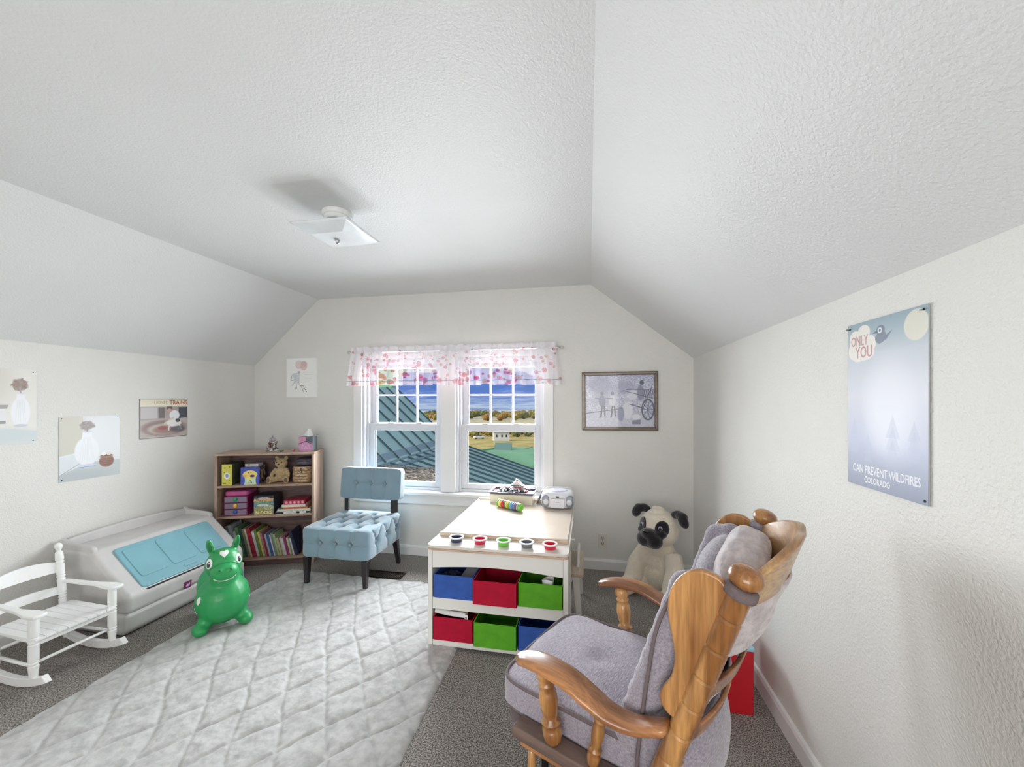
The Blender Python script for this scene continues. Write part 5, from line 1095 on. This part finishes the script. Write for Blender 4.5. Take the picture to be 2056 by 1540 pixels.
# ================================================================ GLIDER ROCKER
def glider():
    t = thing('glider_chair', 'oak glider rocking chair with mauve-grey cushions seen from behind on the right', 'chair', (.103, 1.329, 0), math.atan2(.425, -.905))
    oak = wood('golden_oak', (152, 98, 48), (206, 152, 92), 2, 3.2, .32, .5); oakx = wood('golden_oak_arm', (140, 88, 52), (186, 128, 80), 0, 3.2, .32, .5)
    oakr = wood('oak_crest', (170, 124, 78), (200, 160, 112), 1, 3.2, .35, .4); pale = wood('oak_pale_face', (214, 176, 140), (226, 192, 160), 1, 4, .4, .3)
    fab = M('mauve_grey_chenille', (146, 138, 148), .9, nz=(230, .14, .3, .7), col2=(176, 169, 182), bump=(260, .9, .003, 3), sheen=.5, spec=.15, stretch=(1, .35, 1)); pip = M('piping_fabric', (108, 96, 98), .8)
    pil = M('pillow_fabric', (184, 172, 174), .9, nz=(50, .14), col2=(206, 196, 198), bump=(160, .9, .003, 3), sheen=.4, stretch=(1, .4, 1)); dfab = M('mauve_dark', (112, 98, 100), .9, nz=(60, .1), bump=(240, .8, .002))
    def pf(s, z): return Vector((-.245-.34*(z-.60), s*.27, z))
    axis_ang = math.atan(.34)
    knob_prof = lambda: [(.026, 0), (.028, .006), (.028, .014), (.020, .020), (.019, .028), (.026, .034), (.036, .042), (.041, .053), (.040, .064), (.033, .076), (.018, .084), (.001, .086)]
    for s in (1, -1):
        p0, p1 = pf(s, .27), pf(s, .938); L_ = (p1-p0).length; prof = [(.024, 0)]; z = .04
        while z < L_-.03: prof += [(.0265, z), (.0268, z+.068), (.0238, z+.072), (.0238, z+.074)]; z += .0775
        prof += [(.0265, L_)]
        q = (p1-p0).to_track_quat('Z', 'Y').to_matrix().to_4x4()
        g = G(); g.lathe(prof, 24, Matrix.Translation(p0) @ q); post = obj('back_post', g, oak, t, smooth=True, ang=.5)
        g = G(); g.lathe([(a*.86, b*.86) for a, b in knob_prof()], 24, Matrix.Translation(p1) @ q); obj('finial', g, oak, post, smooth=True, ang=.8)
        # wing: paddle shaped panel in front of the post
        wp_ = [(-.352, .945), (-.335, .972), (-.312, .985), (-.28, .985), (-.25, .967), (-.228, .935), (-.218, .895), (-.219, .86), (-.226, .825), (-.232, .79), (-.232, .755), (-.224, .722), (-.208, .695), (-.200, .672), (-.203, .652), (-.217, .636), (-.240, .628), (-.262, .632)]
        wp_ = [(x, z-.004) for x, z in wp_]
        wpx = [tuple(v)[:2] for v in spline([(x, z, 0) for x, z in wp_], 3)]
        g = G(); g.prism(wpx, -s*.275-.0095, -s*.275+.0095, Rm((0, 0, 0), (PI/2, 0, 0))); obj('wing_panel', g, oak, t, bev=.006, seg=3)
        # arm: wavy plank
        al = spline([(.205, 0, .612), (.15, 0, .630), (.085, 0, .636), (.02, 0, .630), (-.045, 0, .606), (-.09, 0, .588), (-.15, 0, .586), (-.225, 0, .612)], 5); n_ = len(al)
        g = G(); vs = []
        for k, p in enumerate(al):
            f = k/(n_-1); w = .026+.014*math.sin(min(1, f*3.2)*PI/2)*1 if f < .5 else .040-.012*((f-.5)/.5); w = w if f > .03 else .016
            yo = s*(.292+.018*math.sin(f*PI))
            ring_ = [(-w, -.010), (-w*.82, -.0155), (w*.82, -.0155), (w, -.010), (w, .003), (w*.8, .0105), (-w*.8, .0105), (-w, .003)]
            vs += [(p.x, yo+a, p.z+b) for a, b in ring_]
        fs = []
        for k in range(n_-1):
            for i in range(8): fs.append((k*8+i, (k+1)*8+i, (k+1)*8+(i+1) % 8, k*8+(i+1) % 8))
        fs.append(tuple(range(8))); fs.append(tuple(range((n_-1)*8, n_*8))[::-1])
        g.add(vs, fs); obj('arm_rest', g, oakx, t, smooth=True, ang=.9, sub=1)
        # turned arm posts
        def turned(xb, zb, xt, zt, r, nm):
            a, b = Vector((xb, s*.285, zb)), Vector((xt, s*.292, zt)); L2 = (b-a).length; q2 = (b-a).to_track_quat('Z', 'Y').to_matrix().to_4x4()
            pr = [(.55, 0), (.8, .04), (.95, .12), (.95, .2), (.6, .25), (.95, .27), (.95, .29), (.6, .31), (.8, .42), (.95, .55), (.85, .68), (.62, .74), (.85, .76), (.85, .78), (.62, .80), (.9, .86), (.95, .92), (.7, 1)]
            g = G(); g.lathe([(r*c_, L2*d2) for c_, d2 in pr], 18, Matrix.Translation(a) @ q2); obj(nm, g, oak, t, smooth=True)
        turned(.086, .412, .110, .62, .0285, 'arm_post'); turned(-.030, .412, -.062, .585, .0185, 'arm_spindle')
        # side rail of the seat frame
        g = G(); g.box(-.2, .215, s*.278-.028, s*.278+.028, .378, .412); obj('side_rail', g, M('dark_side_rail', (112, 92, 84), .6, nz=(40, .2), stretch=(.2, 1, 1)), t, bev=.006)
        g = G(); g.box(-.2, .205, s*.258-.02, s*.258+.02, .338, .3775); obj('seat_rail', g, oakx, t, bev=.005)
        for xx in (.19, -.13): g = G(); g.lathe([(.010, 0), (.013, .02), (.015, .13), (.010, .17), (.013, .19), (.011, .277)], 14, Rm((xx, s*.235, .061))); obj('base_leg', g, oak, t, smooth=True)
        g = G(); g.box(-.30, .26, s*.235-.02, s*.235+.02, .0, .06); obj('base_runner', g, oakx, t, bev=.008)
        g = G(); g.box(-.24, .17, s*.235-.011, s*.235+.011, .12, .145); obj('base_rail', g, oakx, t, bev=.004)
        for xx in (.15, -.17): g = G(); g.box(xx-.01, xx+.01, s*.225-.005, s*.225+.005, .11, .30); obj('glide_arm', g, M('black_steel', (28, 28, 30), .4, .5), t, bev=.002)
    g = G(); g.box(.18, .205, -.237, .237, .338, .376); obj('front_rail', g, oakx, t, bev=.006)
    g = G(); g.box(-.02, .02, -.25, .25, .01, .05); obj('base_stretcher', g, oakx, t, bev=.004)
    # crest rail bowed backwards, with a raised centre
    def bow(z0, z1f, name, mat, depth, th=.020, pale_=None, n=26):
        g = G(); vs = []
        for k in range(n+1):
            u = k/n; y = .262*(1-2*u); zt = z1f(u); m_ = 1-(2*u-1)**2
            for z in (z0, zt):
                xb = pf(1, z).x-depth*m_
                vs += [(xb-th/2, y, z), (xb+th/2, y, z)]
        fs = []
        for k in range(n):
            a = k*4; b = a+4; fs += [(a, a+2, b+2, b), (a+1, b+1, b+3, a+3), (a+2, a+3, b+3, b+2), (a, b, b+1, a+1)]
        fs += [(0, 1, 3, 2), (n*4, n*4+2, n*4+3, n*4+1)]
        g.add(vs, fs); return obj(name, g, mat, t, bev=.005, seg=3)
    bow(.90, lambda u: .935+.105*math.sin(PI*u)**.55-.010*math.exp(-((u-.5)/.09)**2), 'crest_rail', oakr, .080, .022)
    for z in (.655, .53, .42): bow(z, lambda u, z=z: z+.045, 'back_slat', oakx, .070, .014)
    # seat cushion
    def cush(A, N):
        r = (A[:, 0]/.27)**2+(A[:, 1]/.24)**2
        A = A.copy(); up_ = A[:, 2] > 0; A[:, 2] += np.where(up_, .018*(1-np.clip(r, 0, 1)), 0)
        A += N*(.0025*np.sin(A[:, [0]]*31+A[:, [1]]*17)); d2 = ((A[:, 0]-.02)**2+A[:, 1]**2); A[:, 2] -= np.where(up_, .014*np.exp(-d2/.0012), 0); return A
    g = G(); g.rbox((.055, 0, .438), (.265, .245, .050), n=9, res=40, disp=cush); sc = obj('seat_cushion', g, fab, t, smooth=True)
    for z in (.401, .480):
        pts = []
        for k in range(49):
            a = 2*PI*k/48; c_, s__ = math.cos(a), math.sin(a); pw = 2/9*1.2
            pts.append((.055+.262*math.copysign(abs(c_)**pw, c_), .242*math.copysign(abs(s__)**pw, s__), z))
        g = G(); g.tube(pts, .0052, 8); obj('piping', g, pip, sc, smooth=True)
    g = G(); g.rbox((.05, 0, .370), (.255, .245, .026), n=8, res=16, disp=lambda A, N: A+N*.003*np.sin(A[:, [0]]*60+A[:, [1]]*45)); obj('seat_deck', g, dfab, t, smooth=True)
    # back cushion with side bolsters and lower bulge
    def bc_(g):
        for k in range(9):
            z = .50+.05*k; x = pf(1, z).x+.055; g.ell((x+.012, 0, z), (.048, .225, .06))
            for s in (-1, 1): g.ell((x+.045, s*.225, z), (.045, .032, .055))
        g.ell((-.225, 0, .415), (.085, .215, .14)); g.ell((-.20, 0, .30), (.07, .2, .12))
        for s in (-1, 1): g.ell((-.17, s*.215, .46), (.04, .032, .10)); g.ell((-.285, s*.215, .93), (.04, .03, .035))
    blob('back_cushion', bc_, fab, t, vox=.009, sm=8)
    g = G(); e1 = [(-.135+.0, s_*.252, .40) for s_ in (1,)]
    g.tube(spline([(-.135, .256, .37), (-.14, .26, .47), (-.152, .262, .58), (-.168, .262, .70), (-.19, .262, .82), (-.24, .252, .94)], 5), .005, 8); obj('cushion_piping', g, pip, t, smooth=True)
    g = G(); g.tube(spline([(-.135, -.256, .37), (-.14, -.26, .47), (-.152, -.262, .58), (-.168, -.262, .70), (-.19, -.262, .82), (-.24, -.252, .94)], 5), .005, 8); obj('cushion_piping', g, pip, t, smooth=True)
    # head pillow strapped to the posts
    mtp = Matrix.Translation((-.335, 0, .905)) @ Matrix.Rotation(-axis_ang, 4, 'Y')
    def dp(A, N):
        e = np.abs(A[:, [1]])/.215; A = A.copy(); A[:, 0] *= (1-.25*e[:, 0]**4); A[:, 2] *= (1-.22*e[:, 0]**4)
        return A+N*(.0035*np.sin(A[:, [2]]*150+A[:, [1]]*40)*e**1.5)
    g = G(); g.rbox((0, 0, 0), (.058, .226, .085), n=3.6, res=44, disp=dp, mt=mtp); pl = obj('head_pillow', g, pil, t, smooth=True)
    g = G(); g.tube(spline([tuple(mtp @ Vector((0, y, .07*(1-.25*(y/.22)**2)))) for y in (-.2, -.1, 0, .1, .2)], 5), .004, 6); obj('pillow_seam', g, pip, pl, smooth=True)
    # back of pillow cover hanging behind the crest between crest and slats
    for s in (1, -1):
        p = pf(s, .948); q = Vector((-.34, 0, 1)).normalized().to_track_quat('Z', 'Y').to_matrix().to_4x4()
        g = G(); g.lathe([(.027, -.012), (.034, -.008), (.035, 0), (.033, .010), (.026, .014)], 20, Matrix.Translation(p+Vector((-.002, 0, .004))) @ q); obj('strap_loop', g, dfab if s > 0 else fab, pl, smooth=True)
        g = G(); g.tube(spline([tuple(p+Vector((.012, -s*.02, .0))), tuple(p+Vector((.035, -s*.05, -.005))), tuple(p+Vector((.03, -s*.085, -.02)))], 5), [.013]*11, 8, flat=.45); obj('strap', g, dfab, pl, smooth=True)
    # cushion cover panel seen at the back under the crest
    def bowcloth(z0, z1, mat, nm, dep, off=.016):
        g = G(); g.grid(lambda u, v: (pf(1, z0+(z1-z0)*v).x-dep*(1-(2*u-1)**2)+off-.004*math.sin(v*9+u*14), .235*(1-2*u), z0+(z1-z0)*v), 24, 10); o = obj(nm, g, mat, t, smooth=True); o.modifiers.new('s', 'SOLIDIFY').thickness = .006
    bowcloth(.765, .925, pil, 'pillow_cover_back', .090, -.006)
    bowcloth(.40, .775, dfab, 'back_cover', .058)
    for z in (.60, .475): bowcloth(z-.02, z+.03, pil, 'back_tie', .074)
glider()
# ================================================================ PICTURES
def frame_mat(p, right, out):
    r = Vector(right); o = Vector(out); u = o.cross(r); m = Matrix((r, u, o)).transposed().to_4x4(); m.translation = Vector(p); return m
def picture(name, label, art, w, h, p, right, out, th=.0015, edge=None, rz=0, nails=(), cat='picture', r=0):
    t = bpy.data.objects.new(name, None); COL.objects.link(t); tag(t, label, cat); t.matrix_world = frame_mat(p, right, out) @ Matrix.Rotation(rz, 4, 'Z'); t.empty_display_size = .05
    g = G(); g.box(0, w, 0, h, .001, .001+th); obj('panel', g, edge or M('tin_edge', (176, 178, 180), .35, .3), t, bev=.0004)
    if art: quad('print', art.mat(name+'_print', rough=.45), t, w, h, (0, 0, .0012+th))
    for x, y in nails: g = G(); g.ell((x, y, .0025+th), (.0035, .0035, .0018), n=10, m=6); obj('nail', g, dk, t, smooth=True)
    return t
# left wall: right = +Y, out = +X
def curls(A, cx, cy, rx, ry, c1, c2, n, seed):
    rd = random.Random(seed); A.ell(cx, cy, rx*.92, ry*.92, [(p+q)/2 for p, q in zip(c1, c2)], .9, .25)
    for k in range(n):
        q = rd.uniform(0, 6.28); r = rd.random()**.5; f = rd.random(); A.ell(cx+rx*r*math.cos(q), cy+ry*r*math.sin(q), rx*.2, ry*.09, [p*f+w*(1-f) for p, w in zip(c1, c2)], .6, .8, rot=rd.uniform(-.9, .9))
def folds(A, cx, y0, y1, w0, w1, n, col):
    for k in range(n): f = (k+.5)/n*2-1; A.line((cx+f*w0, y1), (cx+f*w1+.01*math.sin(k*3), y0), .006, col, .35)
# (plain stand-ins: soft still lifes in the prints' own colours)
A = Art(420, 588, (224, 222, 217)); A.ell(.35, .8, .35, .3, (206, 203, 194), .7, .8); A.poly([(0, 0), (1, 0), (1, .16), (.0, .27)], (206, 213, 215)); A.ell(.5, .12, .5, .1, (196, 206, 208), .6, .7)
A.poly([(0, .27), (.58, .27), (.58, .31), (0, .31)], (124, 126, 130), .75); A.poly([(0, .31), (.58, .31), (.57, .47), (0, .47)], (222, 222, 226)); A.poly([(0, .47), (.60, .47), (.62, .52), (.0, .52)], (140, 138, 136), .7)
A.ell(.78, .42, .13, .20, (232, 233, 237), 1, .12); A.poly([(.71, .5), (.85, .5), (.83, .68), (.73, .68)], (230, 231, 235)); A.ell(.78, .68, .07, .02, (214, 215, 222), 1, .2); A.ell(.78, .24, .09, .02, (188, 192, 206), .8, .4); folds(A, .78, .28, .58, .05, .09, 5, (208, 210, 216)); curls(A, .77, .79, .11, .085, (126, 108, 104), (176, 160, 152), 90, 2); A.line((.78, .68), (.77, .75), .012, (170, 160, 150))
picture('tin_picture', 'tall pale whitish tin print, leftmost of the three pictures on the left wall', A, .30, .42, (XL, 1.455, 1.12), (0, 1, 0), (1, 0, 0), nails=((.285, .405), (.285, .012)), rz=math.radians(0))
A = Art(480, 600, (217, 221, 224)); A.ell(.8, .7, .4, .5, (226, 229, 232), .8, .9); A.poly([(0, .4), (.36, .45), (.36, 1), (0, 1)], (206, 203, 192)); A.ell(.05, .75, .3, .4, (196, 194, 182), .5, .9); A.poly([(0, 0), (1, 0), (1, .25), (.45, .26), (0, .1)], (190, 196, 198)); A.ell(.3, .05, .5, .1, (170, 178, 182), .6, .8); A.poly([(0, .1), (.36, .28), (.36, .43), (0, .38)], (214, 220, 224)); A.line((0, .38), (.36, .43), .005, (240, 240, 240)); A.line((0, .1), (.36, .28), .006, (110, 114, 122), .7); A.line((.36, .25), (.5, .26), .010, (70, 74, 84), .6)
A.ell(.43, .44, .20, .23, (231, 233, 237), 1, .12); A.poly([(.33, .55), (.53, .55), (.50, .76), (.36, .76)], (232, 234, 238)); folds(A, .43, .28, .66, .06, .15, 7, (206, 210, 218)); A.ell(.43, .76, .085, .022, (206, 210, 220), 1, .2); A.ell(.43, .205, .15, .03, (200, 208, 222), 1, .2); A.line((.29, .19), (.57, .19), .007, (100, 118, 160), .7)
curls(A, .43, .85, .12, .07, (132, 122, 122), (178, 170, 166), 90, 5); A.line((.43, .76), (.43, .81), .014, (150, 146, 136))
A.ell(.76, .25, .13, .10, (140, 100, 82), 1, .15); A.ell(.76, .33, .12, .03, (176, 132, 108), 1, .2); A.ell(.76, .34, .09, .018, (96, 72, 64), 1, .3)
for k in range(5): A.ell(.76, .19+.03*k, .125-.004*abs(k-2)**2, .005, (104, 76, 66), .6, .5)
A.ell(.71, .37, .04, .032, (240, 238, 234), 1, .2); A.ell(.80, .365, .038, .03, (226, 214, 200), 1, .2)
t = picture('tin_picture', 'pale grey-blue tin print with a brown patch low on its right, above the toy chest', A, .318, .40, (XL, 1.856, .862), (0, 1, 0), (1, 0, 0), nails=((.012, .388), (.306, .388), (.012, .012)))
A = Art(360, 300, (172, 160, 150)); A.grad(0, (190, 180, 176), .78, (150, 140, 138)); A.poly([(0, .0), (1, 0), (1, .5), (0, .45)], (182, 170, 164)); A.ell(.5, .25, .46, .2, (120, 96, 94), .8, .3); A.ell(.5, .22, .36, .14, (190, 178, 168), .9, .3); A.ell(.52, .2, .26, .1, (128, 84, 80), .6, .4); A.poly([(.02, .5), (.35, .5), (.35, .78), (.02, .78)], (190, 184, 184)); A.poly([(.37, .5), (.5, .5), (.5, .78), (.37, .78)], (96, 84, 84)); A.poly([(.8, .48), (1, .5), (1, .78), (.8, .78)], (44, 48, 62))
A.ell(.71, .57, .11, .13, (226, 226, 230), 1, .15); A.ell(.6, .76, .065, .065, (70, 54, 50), 1, .15); A.ell(.6, .7, .05, .05, (190, 150, 136), 1, .2); A.line((.68, .5), (.5, .36), .03, (206, 190, 176)); A.ell(.7, .36, .16, .09, (226, 224, 222), 1, .15); A.ell(.78, .43, .05, .05, (40, 40, 46), 1, .2); A.line((.6, .33), (.58, .18), .018, (222, 218, 214)); A.line((.8, .34), (.86, .2), .02, (222, 218, 214)); A.ell(.45, .25, .09, .05, (150, 60, 60), .8, .3); A.ell(.78, .2, .16, .08, (60, 60, 72), .6, .4)
A.grad(.80, (226, 220, 200), 1, (214, 206, 180)); A.line((0, .0), (0, 1), .012, (60, 50, 50)); A.line((1, 0), (1, 1), .012, (60, 50, 50)); A.line((0, 0), (1, 0), .012, (60, 50, 50)); A.line((0, 1), (1, 1), .012, (60, 50, 50))
t = picture('tin_sign', 'small glossy vintage tin sign about trains showing a boy and a spotted dog', A, .345, .292, (XL, 2.297, 1.084), (0, 1, 0), (1, 0, 0), cat='sign')
text('TRAINS', .046, M('rust_red_ink', (164, 66, 48), .5), t, (.275, .262, .0038), sx=.88, bold=.0006); text('LIONEL', .036, M('glare_pale_tan_ink', (172, 150, 120), .5), t, (.145, .262, .0038), sx=.8)  # LIONEL is paler: the glare over that word is put into its ink
# back wall: right = +X, out = -Y
A = Art(300, 380, (240, 240, 239)); A.ell(.42, .83, .105, .10, (226, 208, 208), 1, .12); A.ell(.58, .81, .115, .125, (222, 200, 190), 1, .12); A.ell(.6, .86, .09, .06, (212, 180, 192), .8, .3)
for k in range(40):
    a = 2*PI*k/40; A.ell(.42+.108*math.cos(a), .84+.10*math.sin(a), .007, .006, (160, 150, 150), .8)
for p, q in (((.15, .52), (.25, .6)), ((.25, .6), (.4, .62)), ((.4, .62), (.43, .58)), ((.43, .58), (.42, .36)), ((.18, .52), (.17, .47)), ((.17, .43), (.3, .46)), ((.3, .46), (.33, .47)), ((.28, .4), (.18, .30)), ((.33, .36), (.35, .22)), ((.28, .3), (.32, .2))): A.line(p, q, .010, (150, 152, 156), .8)
A.ell(.28, .56, .1, .06, (200, 204, 208), .8, .4); A.ell(.33, .45, .09, .1, (196, 200, 206), .7, .4); A.ell(.42, .64, .045, .035, (170, 172, 176), .8, .3)
for p, q in (((.42, .32), (.49, .29)), ((.49, .29), (.6, .1)), ((.55, .3), (.68, .14)), ((.5, .3), (.62, .31)), ((.56, .22), (.66, .2))): A.line(p, q, .010, (110, 108, 100), .9)
for k in range(4): A.line((.6, .58-.09*k), (.9-.05*k, .58-.09*k), .004, (196, 196, 196), .9)
picture('small_canvas', 'small white canvas with balloons sketch near the left corner of the back wall', A, .315, .365, (-2.79, YB, 1.393), (1, 0, 0), (0, -1, 0), th=.02, edge=M('canvas_white', (240, 240, 238), .7))
A = Art(520, 400, (176, 178, 198)); A.grad(.55, (190, 192, 210), 1, (168, 170, 196)); A.speck(.22, 60); A.ell(.22, .8, .16, .18, (112, 114, 146), .6, .6); A.ell(.55, .75, .2, .12, (136, 138, 168), .6, .6); A.ell(.3, .55, .2, .12, (140, 142, 170), .5, .6); A.grad(0, (196, 198, 212), .3, (170, 172, 194), .6); A.ell(.85, .6, .14, .12, (140, 142, 166), .5, .5)
A.line((.02, .27), (.55, .36), .008, (50, 50, 66)); 
for cx, cy in ((.25, .5), (.4, .5)): A.ell(cx, cy, .05, .11, (96, 98, 128) if cx < .3 else (200, 202, 214), .9, .25); A.ell(cx, cy+.15, .025, .035, (90, 88, 104), .9, .25); A.line((cx, cy-.1), (cx-.02, cy-.3), .014, (50, 52, 72)); A.line((cx+.03, cy-.1), (cx+.04, cy-.28), .014, (50, 52, 72)); A.line((cx, cy+.05), (cx-.1, cy+.06), .01, (110, 112, 140))
A.ell(.62, .33, .07, .17, (206, 208, 218), .95, .2); A.ell(.52, .26, .05, .14, (130, 132, 160), .9, .25); A.ell(.6, .53, .035, .045, (180, 180, 196), .9, .25); A.ell(.7, .62, .07, .09, (198, 200, 212), .9, .3); A.ell(.8, .66, .045, .14, (110, 112, 142), .9, .25); A.ell(.82, .85, .03, .045, (60, 60, 80), .9, .25); A.ell(.74, .2, .06, .05, (210, 210, 220), .9, .3); A.poly([(.68, .06), (.8, .06), (.8, .15), (.68, .13)], (120, 120, 140))
for k in range(48):
    a = 2*PI*k/48; A.ell(.905+.082*math.cos(a), .34+.19*math.sin(a), .012, .014, (70, 70, 90), .9)
for k in range(10): a = PI*k/5; A.line((.905, .34), (.905+.08*math.cos(a), .34+.185*math.sin(a)), .005, (80, 80, 100))
A.line((.55, .7), (.98, .55), .006, (70, 70, 90)); A.line((.6, .72), (.98, .72), .006, (70, 70, 90)); A.line((.82, .3), (.97, .8), .006, (70, 70, 90)); A.line((.65, .44), (.85, .36), .01, (80, 80, 100))
for k in range(5): A.line((.84+.03*k, .56), (.86+.03*k, .72), .005, (80, 80, 100)); A.line((.88+.03*k, .56), (.84+.03*k, .72), .004, (80, 80, 100))
t = picture('framed_print', 'brown framed blue-grey print of children by a wooden cart on the back wall', None, .588, .47, (-.052, YB, 1.122), (1, 0, 0), (0, -1, 0), th=.006, rz=math.radians(.3))
w_, h_ = .588, .47; fm = wood('dark_walnut_frame', (84, 68, 58), (110, 90, 76), 0, 5, .4, .3); fg = M('frame_gold_line', (150, 134, 112), .35, .4)
quad('print', A.mat('cart_print', rough=.25, coat=.4), t, w_-.05, h_-.05, (.025, .025, .0075))
for (pts) in (((0, 0), (w_, 0), (w_-.028, .028), (.028, .028)), ((w_, 0), (w_, h_), (w_-.028, h_-.028), (w_-.028, .028)), ((w_, h_), (0, h_), (.028, h_-.028), (w_-.028, h_-.028)), ((0, h_), (0, 0), (.028, .028), (.028, h_-.028))):
    g = G(); g.prism(list(pts), .0085, .020); fo = obj('frame_rail', g, fm, t, bev=.003)
g = G(); a_ = .012
g.box(a_, w_-a_, a_, a_+.003, .020, .0215); g.box(a_, w_-a_, h_-a_-.003, h_-a_, .020, .0215); g.box(a_, a_+.003, a_, h_-a_, .020, .0215); g.box(w_-a_-.003, w_-a_, a_, h_-a_, .020, .0215); obj('frame_line', g, fg, t)
# right wall poster: right = -Y, out = -X
A = Art(400, 640, (190, 194, 208)); A.grad(0, (112, 120, 146), .28, (166, 172, 196)); A.grad(.28, (166, 172, 196), .55, (196, 197, 208)); A.grad(.55, (196, 197, 208), .8, (188, 196, 204)); A.grad(.8, (188, 196, 204), 1, (140, 162, 174))
A.ell(.88, .91, .13, .08, (214, 212, 200), 1, .1)
for cx, cy, rx, ry in ((.19, .865, .16, .075), (.24, .935, .09, .045), (.11, .915, .08, .04), (.1, .83, .09, .055), (.25, .81, .14, .045), (.33, .86, .08, .05), (.16, .79, .09, .03)): A.ell(cx, cy, rx, ry, (226, 222, 214), 1, .06)
A.ell(.47, .885, .07, .034, (118, 128, 146), 1, .1, rot=.1); A.ell(.47, .925, .055, .03, (112, 122, 142), 1, .1); A.poly([(.36, .915), (.44, .932), (.44, .91)], (90, 100, 120)); A.poly([(.50, .88), (.62, .915), (.54, .865)], (112, 122, 142)); A.ell(.46, .925, .028, .017, (214, 218, 220), 1, .1); A.ell(.46, .925, .013, .008, (90, 100, 116), 1, .1); A.line((.45, .85), (.50, .86), .006, (120, 128, 146)); A.line((.5, .86), (.54, .868), .005, (120, 128, 146))
A.ell(.62, .56, .34, .2, (210, 212, 224), .6, .8); A.ell(.6, .36, .3, .16, (200, 204, 220), .6, .8); A.ell(.55, .5, .25, .22, (222, 223, 230), .5, .9)
for x, h0, s_ in ((.1, .2, .9), (.3, .16, .7), (.62, .18, 1.1), (.86, .2, .9)):
    for k in range(3): A.poly([(x-.08*s_, h0+.06*k*s_), (x+.08*s_, h0+.06*k*s_), (x, h0+(.12+.06*k)*s_)], (160, 168, 192), .35)
t = picture('tin_poster', 'tall pale blue-grey metal wildfire prevention poster on the right wall', A, .298, .483, (XR, 1.414, 1.109), (0, -1, 0), (-1, 0, 0), th=.003, nails=((.286, .472), (.010, .470), (.288, .010)), cat='poster')
ink = M('faded_red_ink', (188, 140, 146), .5); pw = M('pale_ink', (222, 224, 230), .5)
text('ONLY', .042, ink, t, (.052, .428, .0048), sx=.66, bold=.0005); text('YOU', .048, ink, t, (.072, .393, .0048), sx=.72, bold=.0006)
text('CAN PREVENT WILDFIRES', .033, pw, t, (.150, .050, .0048), sx=.66, bold=.0005); text('COLORADO', .025, pw, t, (.125, .022, .0048), sx=.72, bold=.0005)
for x in (.010, .286):
    g = G(); g.tube([(x, .470, .006), (x-.0, .470, .016)], .0013, 6); obj('nail_shank', g, dk, t)
